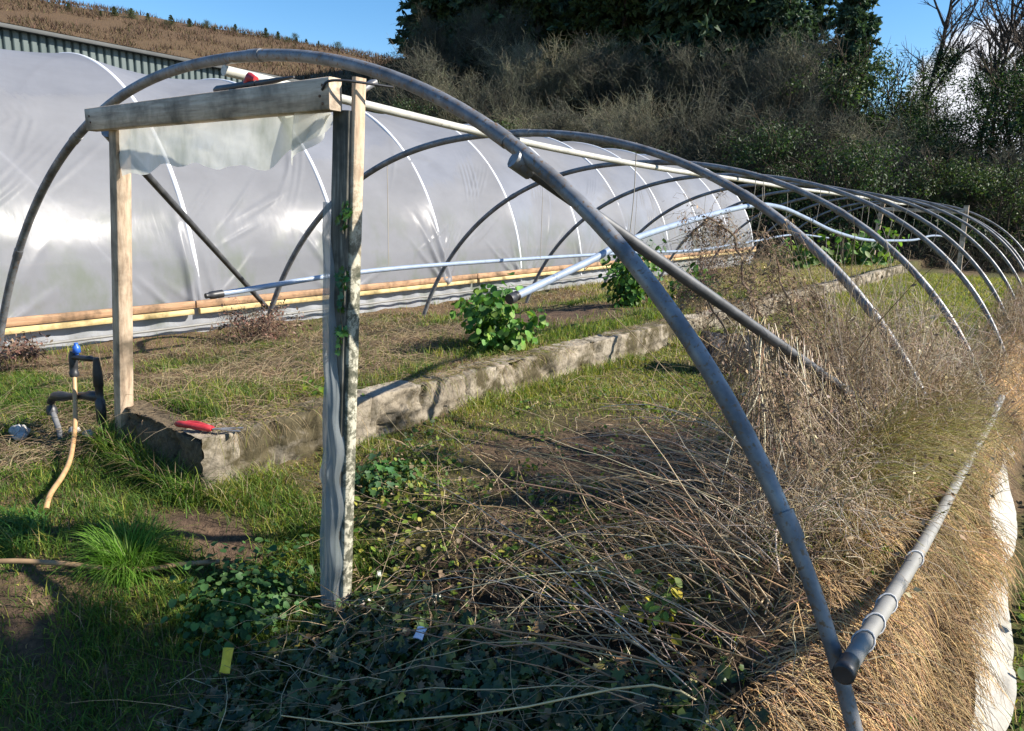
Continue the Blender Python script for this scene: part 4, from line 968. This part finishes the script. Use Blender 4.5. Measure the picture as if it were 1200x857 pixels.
# plastic wrapped round the right post
mb = MB(); U, Vv = np.meshgrid(np.linspace(0, 1, 40), np.linspace(0, 1, 110))
zz = -.02 + 1.78 * Vv
cx = 1.040 + .053 * zz
wr = .052 + .003 * sm(.7, .2, zz) + .002 * np.sin(zz * 21 + U * 3)
open_ = .05 + .85 * sm(.62, .78, zz)                       # wrap narrows to a strip higher up
tear = sm(.70, 1.78, zz)
xa = cx - wr; xb = cx + wr - .085 * tear + .006 * np.sin(zz * 26)
X = xa + (xb - xa) * U; Yy = -.004 - .022 * np.sin(np.pi * U) + .004 * np.sin(U * 9 + zz * 11) + .010 * (fbm(U * 5 + zz * 2, zz * 7, 92) - .5) + .004 * np.abs(np.sin(U * 14 + zz * 4)) - .016 * np.exp(-((zz - .70) / .05) ** 2) * np.sin(np.pi * U) * (1 + .5 * np.sin(U * 20))
Yy = np.where(U < .04, .08, Yy); Yy = np.where(U > .96, Yy + .05 * (1 - tear), Yy)
my, mx_ = X.shape; idx = np.arange(mx_ * my).reshape(my, mx_); F = np.stack([idx[:-1, :-1], idx[:-1, 1:], idx[1:, 1:], idx[1:, :-1]], -1).reshape(-1, 4)
o = mb.add(np.stack([X, Yy, zz], -1).reshape(-1, 3), None, F).build('plastic_wrap', M['wrap'], smooth=True, loc=(1.04, 0, 0)); tag(o, 'grey crinkled plastic wrapped round the right door post', 'plastic wrap')
# ivy sprigs on the post
for zc, hz_, nn_, lb in ((1.70, .05, 14, 'small green ivy sprig high on the right door post'), (1.36, .16, 34, 'long green ivy trail halfway up the right door post')):
    mb = MB(); zl = np.linspace(zc - hz_, zc + hz_, 12); stem = np.stack([1.085 + .053 * zl + .008 * np.sin(zl * 40), 0 * zl - .002, zl], -1); tube(mb, stem, .0025, 5, np.array([.08, .07, .04]))
    i = rng.integers(0, 12, nn_); P = stem[i] + rng.normal(0, .008, (nn_, 3)) * [1, .5, 1]
    leaves(mb, P, np.stack([rng.normal(0, .4, nn_), -np.ones(nn_), rng.normal(.3, .3, nn_)], -1), .02 + .018 * rng.random(nn_), jit(K1, nn_), 'ivy')
    o = mb.build('ivy_sprig', M['ivy'], loc=tuple(stem[0])); tag(o, lb, 'ivy sprig')

# standpipe of black fittings on the left post, with its tap
rt = empty('standpipe', (-.93, -.03, .3), 'black water standpipe of plastic fittings strapped to the left door post', 'standpipe')
mb = MB(); tubes(mb, [[(-.955, -.04, z) for z in (.28, .40, .45, .455, .58, .585, .66, .665, .74, .83)]], np.array([[.016, .016, .018, .027, .027, .021, .021, .027, .025, .015]]), 14); mb.build('riser', M['black_plastic'], rt, smooth=True)
mb = MB(); tubes(mb, [smooth_path([(-.955, -.04, .60), (-1.07, -.07, .59), (-1.24, -.10, .555), (-1.38, -.12, .53), (-1.435, -.13, .48), (-1.42, -.13, .41)], 24)], np.array([(.022 + .008 * (np.sin(np.linspace(0, 15, 21)) > .3))]), 14); mb.build('elbow_joint', M['black_plastic'], rt, smooth=True)
mb = MB(); tubes(mb, [[(-.94, -.04, .82), (-.99, -.05, .82), (-.995, -.05, .82), (-1.04, -.06, .815), (-1.12, -.075, .81), (-1.16, -.08, .805)]], np.array([[.012, .012, .018, .016, .016, .018]]), 12); mb.build('tap_body', M['black_plastic'], rt, smooth=True)
mb = MB(); tubes(mb, [[(-1.165, -.08, .84), (-1.165, -.08, .81), (-1.165, -.082, .75), (-1.165, -.083, .72), (-1.165, -.083, .715), (-1.165, -.083, .69)]], np.array([[.016, .023, .023, .022, .027, .024]]), 12); mb.build('tap_spout', M['black_plastic'], rt, smooth=True)
mb = MB(); tubes(mb, [[(-1.12, -.075, z) for z in (.815, .835, .84, .875, .88, .895)]], np.array([[.010, .010, .022, .02, .012, .011]]), 10); mb.build('tap_handle', M['blue_plastic'], rt, smooth=True)
mb = MB(); tubes(mb, [[(-.935, -.06, z) for z in (.28, .36, .365, .42, .425, .44)]], np.array([[.010, .010, .022, .022, .014, .012]]), 10); mb.build('drain_valve', M['brass'], rt, smooth=True)
mb = MB(); pts = smooth_path([(-1.165, -.083, .71), (-1.09, -.12, .56), (-.99, -.17, .445), (-.85, -.24, .385), (-.69, -.32, .355), (-.52, -.42, .345), (-.36, -.53, .335), (-.28, -.58, .30)], 40); tube(mb, pts, .0125, 10)
o = mb.build('hose', M['hose_tan'], smooth=True, loc=tuple(pts[0])); tag(o, 'tan garden hose drooping from the tap to the grass', 'hose')
mb = MB(); pts = smooth_path([(-1.42, -.13, .43), (-1.29, -.15, .345), (-1.22, -.17, .29), (-1.17, -.19, .24), (-1.15, -.2, .18)], 24); tube(mb, pts, .016, 12)
o = mb.build('hose', M['hose_grey'], smooth=True, loc=tuple(pts[0])); tag(o, 'short grey hose running down from the black elbow', 'hose')
hp_ = [(-.5, -1.5), (-.1, -1.12), (.12, -.89), (.26, -.73), (.37, -.61), (.45, -.48), (.51, -.37), (.58, -.22)]
mb = MB(); pts = smooth_path([(x, y, float(Hn(x, y)) + .06) for x, y in hp_], 50); tube(mb, pts, .0105, 10)
o = mb.build('hose', M['hose_brown'], smooth=True, loc=tuple(pts[0])); tag(o, 'brown hose lying across the grass at the left edge', 'hose')
# red hand tool lying on the wall corner
rt = empty('garden_shears', (-.05, .06, .60), 'red handled garden shears lying on the corner of the block wall', 'garden shears')
mb = MB(); tubes(mb, [smooth_path([(-.17, .0, .612), (-.10, .015, .620), (-.02, .05, .617), (.03, .08, .612)], 15)], np.array([[.010] + [.017] * 11 + [.012]]), 10); mb.build('handle', M['red_plastic'], rt, smooth=True)
mb = MB(); tubes(mb, [smooth_path([(-.16, .04, .61), (-.09, .07, .615), (-.01, .08, .614), (.03, .09, .612)], 15)], np.array([[.009] + [.013] * 11 + [.01]]), 10); mb.build('handle', M['red_plastic'], rt, smooth=True)
for q in ((.14, .17, .605), (.12, .20, .612)):
    mb = MB(); beam(mb, (.03, .085, .612), q, .018, .005); mb.build('blade', M['steel'], rt)
# black tool left on the head beam
rt = empty('staple_gun', (.55, -.01, 2.175), 'black and red hand tool lying on top of the door head beam', 'hand tool')
mb = MB(); tubes(mb, [[(.36, .0, 2.188), (.38, .0, 2.19), (.50, .0, 2.192), (.58, .0, 2.194), (.66, .0, 2.196)]], np.array([[.011, .016, .015, .017, .014]]), 10); mb.build('body', M['black_plastic'], rt, smooth=True)
mb = MB(); tubes(mb, [[(.66, .0, 2.196), (.78, .0, 2.20), (.90, .0, 2.205)]], np.array([[.012, .010, .004]]), 10); mb.build('nose', M['black_plastic'], rt, smooth=True)
mb = MB(); tubes(mb, [[(.59, .0, 2.20), (.62, .0, 2.222), (.655, .0, 2.212)]], np.array([[.015, .02, .012]]), 10); mb.build('grip', M['red_plastic'], rt, smooth=True)
# black pot among the dead stems
rt = empty('plant_pot', (.93, 4.6, .40), 'black plastic plant pot tipped over in front of the dead stems', 'plant pot')
mb = MB(); a = np.array([.80, 4.45, .50]); b = np.array([1.18, 4.66, .53])
tubes(mb, [[a + (b - a) * s for s in (0, .02, .15, .16, .95, 1.0)]], np.array([[.20, .215, .215, .20, .17, .16]]), 26, cap=True); mb.build('pot_body', M['pot'], rt, smooth=True)
# stones by the tap
for i, (x, y, s) in enumerate(((-1.36, -.33, .035), (-1.46, -.30, .055), (-1.20, -.10, .03), (-1.05, -.08, .03))):
    mb = MB(); n1, n2 = 12, 9; T, Ph = np.meshgrid(np.linspace(0, 2 * np.pi, n1, endpoint=False), np.linspace(.05, np.pi - .05, n2))
    rr = s * (1 + .35 * (fbm(np.cos(T) * 2 + i * 5, Ph * 2 + np.sin(T), 17 + i) - .5) * 2); V = np.stack([x + rr * np.cos(T) * np.sin(Ph) * 1.3, y + rr * np.sin(T) * np.sin(Ph), float(Hn(x, y)) + .03 + .75 * rr * np.cos(Ph)], -1)
    idx = np.arange(n1 * n2).reshape(n2, n1); F = np.stack([idx[:-1], np.roll(idx[:-1], -1, 1), np.roll(idx[1:], -1, 1), idx[1:]], -1).reshape(-1, 4)
    mb.add(V.reshape(-1, 3), None, F); top = idx[0]; mb.add(np.concatenate([V[0], V[0].mean(0, keepdims=True)]), [(j, (j + 1) % n1, n1) for j in range(n1)])
    o = mb.build('stone', M['stone'], smooth=True, loc=(x, y, float(Hn(x, y)))); tag(o, ['pale stone just left of the grey hose end', 'largest pale stone, at the left edge of the bank', 'small pale stone between the two hoses', 'pale stone against the foot of the left door post'][i], 'stone', 'pale stones by the standpipe')
# yellow tag and bits of litter
def flake(name, loc, sx, sy, rz, tilt, m, label, cat):
    mb = MB(); U, Vv = np.meshgrid(np.linspace(-1, 1, 7), np.linspace(-1, 1, 9)); X = U * sx / 2; Y = Vv * sy / 2; Z = .12 * sx * np.cos(U * 1.7) + .05 * sy * np.sin(Vv * 2.5 + U)
    P = np.stack([X, Y, Z], -1).reshape(-1, 3); cz, sz, ct_1, st_1 = math.cos(rz), math.sin(rz), math.cos(tilt), math.sin(tilt)
    P = P @ np.array([[1, 0, 0], [0, ct_1, -st_1], [0, st_1, ct_1]]).T @ np.array([[cz, -sz, 0], [sz, cz, 0], [0, 0, 1]]).T + np.array(loc)
    idx = np.arange(63).reshape(9, 7); F = np.stack([idx[:-1, :-1], idx[:-1, 1:], idx[1:, 1:], idx[1:, :-1]], -1).reshape(-1, 4)
    Pb = P.copy(); Pb[:, 2] -= .003; mb.add(P, None, F); mb.add(Pb, None, F[:, ::-1])
    o = mb.build(name, m, smooth=True, loc=loc); tag(o, label, cat)
flake('yellow_tag', (1.10, -.50, float(Hn(1.10, -.50)) + .11), .036, .085, .75, .75, M['yellow'], 'yellow plastic tag standing in the dark grass', 'tag')
flake('litter', (1.64, -.05, .24), .035, .05, .4, .3, M['litter'], 'scrap of pale bluish litter on the dark ivy', 'litter')
flake('litter', (3.21, -.02, .40), .03, .04, .9, .5, M['litter'], 'scrap of white litter on the dead grass below the pipe end', 'litter')

# pale membrane strip along the outside edge
mb = MB(); ys2 = np.linspace(-1.3, 4.6, 150); us = np.linspace(0, 1, 12); YY, U = np.meshgrid(ys2, us, indexing='ij')
wd = .03 + .14 * np.exp(-((ys2 - 1.5) / .52) ** 2) + .15 * np.exp(-((ys2 - 3.15) / .6) ** 2) + .02 * (fbm(ys2 * 4, ys2 * 0, 95) - .5); wd = np.maximum(wd, .015)
xl = np.interp(ys2, [-1.3, 1.0, 1.6, 2.3, 3.0, 4.6], [3.33, 3.285, 3.235, 3.275, 3.165, 3.22]) + .012 * np.sin(ys2 * 7.1)
X = xl[:, None] + wd[:, None] * U; Z = np.maximum(H0(X, YY), 0) * .8 + .10 - .05 * U + .02 * np.sin(YY * 6) * U + .03 * (fbm(YY * 5, U * 3, 96) - .5)
idx = np.arange(150 * 12).reshape(150, 12); F = np.stack([idx[:-1, :-1], idx[:-1, 1:], idx[1:, 1:], idx[1:, :-1]], -1).reshape(-1, 4)
o = mb.add(np.stack([X, YY, Z], -1).reshape(-1, 3), None, F).build('membrane_sheet', M['membrane'], smooth=True, loc=(3.3, 1, .1)); tag(o, 'torn strip of pale ground membrane along the foot of the dead grass', 'membrane')
for i, (x, y, s) in enumerate(((3.30, 5.4, .07), (3.36, 6.3, .06), (3.33, 8.6, .12))):
    flake('membrane_scrap', (x, y, float(Hn(x, y)) + .06), s, s * 1.6, .3 + i, .5, M['membrane'], ['pale membrane scrap beyond the end of the long strip', 'small pale scrap among green weeds past the third hoop', 'larger pale scrap beside the far right hoop feet'][i], 'membrane')

# ------------------------------------------------------------------ trees and scrub on the bank
def branch(mb, p0, d0, L, r, lvl, col, spread=.55, K=6, wob=.14, kids=(7, 6, 5), up=.04, twig=None, ends=None):
    P = [np.array(p0, float)]; d = nrm(np.array(d0, float))
    for k in range(K - 1):
        d = nrm(d + rng.normal(0, wob, 3) + np.array([0, 0, up])); P.append(P[-1] + d * L / (K - 1))
    P = np.array(P); tubes(mb, P[None], np.linspace(r, r * (.4 if lvl else .3), K)[None], 6 if lvl > 1 else 3, col, cap=False)
    if ends is not None: ends.append(P)
    if lvl == 0: return
    for j in range(kids[-lvl] if lvl <= len(kids) else kids[0]):
        s = rng.uniform(.25, 1.) * (K - 1); k = min(int(s), K - 2); p = P[k] + (P[k + 1] - P[k]) * (s - k)
        dd = nrm(P[k + 1] - P[k]); side = nrm(rng.normal(0, 1, 3)); side = nrm(side - dd * (side @ dd))
        branch(mb, p, dd * (1 - spread * .5) + side * spread, L * rng.uniform(.35, .6) * (1 - .3 * s / K), r * .5, lvl - 1, col, spread, max(3, K - 1), wob, kids, up, twig, ends)

def proto_scrub(seed, col, h):
    global rng; keep = rng; rng = np.random.default_rng(seed)
    root = empty('bare_shrub', (0, 0, 0), 'x', 'shrub'); mb = MB(); ends = []
    for i in range(11):
        a = rng.random() * 6.28; branch(mb, (rng.normal(0, .2), rng.normal(0, .2), 0), (.55 * math.cos(a), .55 * math.sin(a), 1), h * rng.uniform(.7, 1.0), .035, 2, jit(col * 1.15, 1, .15)[0], .6, 7, .12, (9, 8), .05, ends=ends)
    mb.build('branches', M['bark'], root)
    tw = MB(); P = np.concatenate([e[1:] for e in ends]); i = rng.integers(0, len(P), 3400)
    strands(tw, P[i], rng.normal(0, .7, (3400, 3)) + [0, 0, .6],   .35 + .8 * rng.random(3400), .010, jit(pick(3400, [col * 1.15, col * .8], (1, 1)), 3400, .2), K=4, wob=.25)
    tw.build('twigs', M['bark'], root); rng = keep
    return root

def proto_conifer(seed, h, cols, wide=.22):
    global rng; keep = rng; rng = np.random.default_rng(seed)
    root = empty('conifer', (0, 0, 0), 'x', 'tree'); tr = MB()
    tubes(tr, [[(0, 0, 0), (.03, .02, h * .5), (0, 0, h)]], np.array([[h * .018, h * .011, .01]]), 8, np.array([.06, .045, .035])); tr.build('trunk', M['bark'], root)
    cr = MB(); nb_ = 170
    z = h * (.06 + .94 * rng.random(nb_) ** .9); az = rng.random(nb_) * 6.28
    bl = h * wide * (1.02 - z / h) ** .75 * (.6 + .6 * rng.random(nb_)) + .15
    dirs = np.stack([np.cos(az), np.sin(az), -.10 + .55 * (z / h) ** 2 + rng.normal(0, .12, nb_)], -1)
    Q = strands(cr, np.stack([0 * z, 0 * z, z], -1), dirs, bl, .02, np.array([.05, .04, .03]), K=6, wob=.07, grav=.05)
    m = nb_ * 46; i = rng.integers(0, nb_, m); s = rng.random(m) ** .75 * 4.99; k = s.astype(int); f = (s - k)[:, None]
    P = Q[i, k] * (1 - f) + Q[i, k + 1] * f; dd = nrm(Q[i, k + 1] - Q[i, k])
    side = nrm(rng.normal(0, 1, (m, 3)) + [0, 0, -.2]); out = nrm(dd * .8 + side * .9)
    nn = nrm(np.cross(out, rng.normal(0, 1, (m, 3))))
    leaves(cr, P, nn, (.22 + .30 * rng.random(m)) * (h / 11), jit(pick(m, cols, (3, 2)), m, .25), 'diamond', az=out)
    nn = nrm(np.cross(out, nn)); leaves(cr, P, nn, (.2 + .25 * rng.random(m)) * (h / 11), jit(pick(m, cols, (3, 2)), m, .25), 'diamond', az=out)
    cr.build('crown', M['needle'], root); rng = keep
    return root

def proto_bush(seed, h, w_, cols, nl=7000, lsz=.11, bare=True):
    global rng; keep = rng; rng = np.random.default_rng(seed)
    root = empty('evergreen_bush', (0, 0, 0), 'x', 'bush'); mb = MB(); ends = []
    for i in range(7):
        a = rng.random() * 6.28; branch(mb, (0, 0, 0), (.5 * math.cos(a), .5 * math.sin(a), 1), h * rng.uniform(.7, .95), .045, 2, np.array([.07, .055, .04]), .6, 6, .13, (6, 6), .05, ends=ends)
    mb.build('branches', M['bark'], root)
    lf = MB(); ncl = 90; c = np.stack([rng.normal(0, w_ * .33, ncl), rng.normal(0, w_ * .33, ncl), h * (.08 + .9 * rng.random(ncl) ** .85)], -1)
    c[:, :2] *= (1.1 - .6 * (c[:, 2:] / h) ** 2)
    i = rng.integers(0, ncl, nl); off = rng.normal(0, 1, (nl, 3)) * [.30, .30, .22] * (h / 4); P = c[i] + off; P[:, 2] = np.maximum(P[:, 2], .05)
    leaves(lf, P, nrm(off) + [0, 0, .5] + rng.normal(0, .4, off.shape), lsz * (.6 + .8 * rng.random(nl)), jit(pick(nl, cols, (3, 2)), nl, .25), 'diamond')
    lf.build('foliage', M['leaf'], root); rng = keep
    return root

def proto_bare_tree(seed, h, ivy):
    global rng; keep = rng; rng = np.random.default_rng(seed)
    root = empty('bare_tree', (0, 0, 0), 'x', 'tree'); mb = MB(); ends = []
    branch(mb, (0, 0, 0), (.05, 0, 1), h, h * .017, 3, np.array([.075, .06, .05]), .55, 9, .05, (12, 8, 6), .06, ends=ends)
    mb.build('branches', M['bark'], root)
    if ivy:
        lf = MB(); nl = 5200; P = np.concatenate([e for e in ends[:1]] + [e[:4] for e in ends[1:] if len(e) > 6]); P = P[P[:, 2] < h * .72]
        i = rng.integers(0, len(P), nl); off = rng.normal(0, .28, (nl, 3)); leaves(lf, P[i] + off, off + [0, 0, .3], .09 + .08 * rng.random(nl), jit(pick(nl, [np.array([.03, .06, .02]), np.array([.055, .085, .03])], (3, 2)), nl), 'diamond')
        lf.build('ivy_foliage', M['leaf'], root)
    rng = keep
    return root

used = set()
def plant(proto, x, y, s, rz, label, cat, group, dz=-.1):
    if proto.name in used:
        r_ = proto.copy(); COL.objects.link(r_)
        for ch in proto.children:
            c_ = ch.copy(); COL.objects.link(c_); c_.parent = r_
    else: r_ = proto; used.add(proto.name)
    r_.location = (x, y, float(Hn(x, y)) + dz); r_.rotation_euler = (0, 0, rz); r_.scale = (s, s, s * rng.uniform(.92, 1.1))
    tag(r_, label, cat, group); return r_

ORD = ['leftmost', 'second', 'third', 'fourth', 'fifth', 'sixth', 'seventh', 'eighth', 'ninth', 'tenth', 'eleventh', 'twelfth', 'thirteenth', 'fourteenth', 'fifteenth', 'sixteenth', 'seventeenth', 'eighteenth', 'nineteenth', 'twentieth', 'twenty first', 'twenty second', 'twenty third', 'twenty fourth', 'twenty fifth', 'twenty sixth', 'twenty seventh', 'twenty eighth', 'twenty ninth', 'thirtieth']
def ordl(i): return ORD[i] + ('' if i == 0 else ' from left')
def px(x, y):
    c = RC.T @ (np.array([x, y, 4.]) - C); return c[0] / c[1]
SC1, SC2 = np.array([.105, .105, .078]), np.array([.20, .19, .13])
scrubs = [proto_scrub(101, SC1, 4.6), proto_scrub(102, SC2, 4.2), proto_scrub(103, SC1 * .85, 5.0)]
con = [proto_conifer(201, 11, [np.array([.055, .095, .055]), np.array([.085, .13, .065])], .24), proto_conifer(202, 12, [np.array([.048, .088, .058]), np.array([.07, .115, .065])], .21), proto_conifer(203, 9, [np.array([.05, .075, .022]), np.array([.065, .09, .03])], .27)]
bush = [proto_bush(301, 4.2, 3.4, [np.array([.03, .06, .02]), np.array([.05, .085, .03])]), proto_bush(302, 3.6, 3.6, [np.array([.045, .075, .025]), np.array([.075, .11, .035])])]
btree = [proto_bare_tree(401, 9.5, True), proto_bare_tree(402, 8.5, True), proto_bare_tree(403, 8.0, False)]

# scrub in two ranks along the bank
sp = []
for i in range(17):
    x = -31 + 31 * i / 16 + rng.normal(0, .6); sp.append((x, 29.5 + rng.normal(0, 1.) + .05 * abs(x + 10), 0))
for i in range(13):
    x = -33 + 30 * i / 12 + rng.normal(0, .7); sp.append((x, 35.5 + rng.normal(0, 1.2), 1))
for row in (0, 1):
    q = sorted([s for s in sp if s[2] == row], key=lambda s: px(s[0], s[1]))
    for i, (x, y, _) in enumerate(q):
        plant(scrubs[rng.integers(0, 3)], x, y, rng.uniform(.72, .95) * (1 - .25 * sm(-8, 0, x)), rng.random() * 6.28, 'bare twiggy shrub, %s in the %s rank on the bank' % (ordl(i), 'lower' if row == 0 else 'upper'), 'shrub', 'bare shrubs on the wooded bank')
q = sorted([(-42 + 36 * i / 19 + rng.normal(0, .7), 43 + rng.normal(0, 1.8)) for i in range(20)] + [(-14.5, 42.5), (-12.2, 43), (-16.5, 41), (-31, 39.5), (-27, 39.5), (-15, 40), (-20.5, 39.8), (-10.5, 40)], key=lambda s: px(*s))
for i, (x, y) in enumerate(q):
    plant(con[rng.integers(0, 3)], x, y, rng.uniform(1.15, 1.5) * (1 - .48 * sm(-15, -9, x)), rng.random() * 6.28, 'dark conifer behind the bare scrub, %s along the top of the bank' % ordl(i), 'conifer', 'conifers along the top of the bank')
q = sorted([(-27, 27.3), (-19.5, 27), (-12, 26.8), (-6.5, 28.2), (-3.0, 27.0), (-.2, 28.6), (1.8, 27.8), (3.6, 30), (-2.0, 32.5), (2.6, 33.5), (-8.6, 31.5), (5.5, 34), (-2.4, 34.5), (.3, 35.2), (2.0, 35.5), (-4.6, 33.8)], key=lambda s: px(*s))
for i, (x, y) in enumerate(q):
    plant(bush[i % 2], x, y, rng.uniform(.8, 1.1) * (1.25 if y > 33 else .9 if x > 0 else 1), rng.random() * 6.28, 'dark evergreen bush at the foot of the bank, %s of its row' % ordl(i), 'bush', 'evergreen bushes at the foot of the bank')
for i, (x, y, s, k) in enumerate(((-2.6, 36, .70, 0), (-.5, 38, .75, 1), (1.6, 37, .78, 0), (3.4, 34, .72, 1), (-.2, 41.5, .8, 2))):
    plant(btree[k], x, y, s, rng.random() * 6.28, ['ivy clad bare tree beside the last conifer', 'ivy clad bare tree against the left edge of the cloud', 'tallest ivy clad tree in front of the cloud', 'ivy clad bare tree at the right edge', 'leafless tree without ivy behind the ivy clad trees'][i], 'tree', 'bare trees against the cloud')
# unseen leafy tree added on the right to shade the foreground
keep = rng; rng = np.random.default_rng(77)
root = empty('added_shade_tree', (6.6, .4, 0), 'leaning evergreen tree added out of view on the right to shade the foreground', 'tree'); mb = MB()
trk = smooth_path([(6.6, .4, -.1), (6.4, .9, 1.2), (6.0, 1.5, 2.5), (5.8, 1.75, 3.4), (5.7, 1.9, 4.5)], 24); tubes(mb, trk[None], np.linspace(.09, .03, len(trk))[None], 8, np.array([.07, .055, .04])); mb.build('trunk', M['bark'], root, smooth=True)
mb = MB(); nl = 6500; ncl = 60; cc = nrm(rng.normal(0, 1, (ncl, 3))) * rng.random((ncl, 1)) ** .4 * [.62, .60, .46] + [5.95, 1.9, 4.02]
i = rng.integers(0, ncl, nl); off = rng.normal(0, .15, (nl, 3)); leaves(mb, cc[i] + off, rng.normal(0, 1, (nl, 3)), .07 + .06 * rng.random(nl), jit(pick(nl, [np.array([.03, .06, .02]), np.array([.05, .085, .03])], (3, 2)), nl), 'broad'); mb.build('crown', M['leaf'], root); rng = keep
# brown undergrowth between the shrubs
mb = MB(); n = 42000; x = rng.uniform(-40, 9, n); y = 24.5 + 18 * rng.random(n) ** 1.2
az = rng.random(n) * 6.28
strands(mb, ground_pts(x, y, -.05), np.stack([.7 * np.cos(az), .7 * np.sin(az), .6 + .8 * rng.random(n)], -1), .6 + 1.3 * rng.random(n), .006 + .008 * rng.random(n), jit(pick(n, [SC1 * .7, np.array([.05, .06, .03]), np.array([.07, .055, .04])], (2, 1, 3)), n, .2), K=5, wob=.2, grav=.18)
n = 26000; x = rng.uniform(-40, 9, n); y = 24.5 + 18 * rng.random(n)
leaves(mb, ground_pts(x, y) + np.stack([0 * x, 0 * x, 1.3 * rng.random(n)], -1), rng.normal(0, .6, (n, 3)) + [0, 0, 1], .10 + .12 * rng.random(n), jit(pick(n, [np.array([.03, .05, .02]), np.array([.07, .05, .03])], (2, 2)), n), 'diamond')
o = mb.build('undergrowth', M['bark'], loc=(-15, 33, 3)); tag(o, 'brown bramble undergrowth filling the gaps on the wooded bank', 'undergrowth', kind='stuff')

# ------------------------------------------------------------------ heath and young pines on the left hill
mb = MB(); n = 100000; hd = 40 + 82 * rng.random(n) ** .8; p = rng.uniform(-75, 48, n); x = hd * -.865 + p * .5; y = hd * .5 + p * .865
k = fbm(x * .15, y * .15, 97) > .34; x, y, hd = x[k], y[k], hd[k]; n = len(x); az = rng.random(n) * 6.28
blades(mb, ground_pts(x, y, -.1), .3 + .6 * rng.random(n), .06 + .10 * rng.random(n), .2 + .6 * rng.random(n), jit(pick(n, [np.array([.125, .080, .055]), np.array([.155, .115, .065]), np.array([.09, .058, .045]), np.array([.07, .07, .03])], (4, 3, 3, 1.5)), n, .2), segs=2)
o = mb.build('heath', M['dry'], loc=(-80, 40, 15)); tag(o, 'rust brown heath and bracken covering the left hillside', 'heath', kind='stuff')
yp = proto_conifer(501, 3.2, [np.array([.06, .09, .035]), np.array([.10, .12, .045])], .46)
q = []
for i in range(19):
    u = (60 + 330 * (i + rng.random() * .8) / 19); v = 4 + .135 * (u - 70) + 7 + rng.random() * 3
    d = RC @ np.array([(u - 600) / 817.5, 1, -(v - 428.5) / 817.5]); best = None
    for t in np.linspace(60, 135, 300):
        P = C + d * t; e = P[2] - float(H0(P[0], P[1]))
        if best is None or abs(e) < best[0]: best = (abs(e), P[0], P[1])
    q.append(best[1:])
for i, (x, y) in enumerate(q):
    plant(yp, x, y, rng.uniform(.2, .5), rng.random() * 6.28, 'small young pine on the left hill crest, %s along the skyline' % ordl(i), 'young pine', 'young pines along the hill crest', dz=-.2)
    if i % 2 == 0:
        for k_ in range(1): plant(bush[(i // 2) % 2], x + rng.normal(0, 2), y + rng.normal(0, 2), rng.uniform(.18, .36), rng.random() * 6.28, 'low dark shrub on the left hill crest, %s of the crest shrubs' % ordl(i // 2), 'shrub', 'low shrubs along the hill crest', dz=-.1)
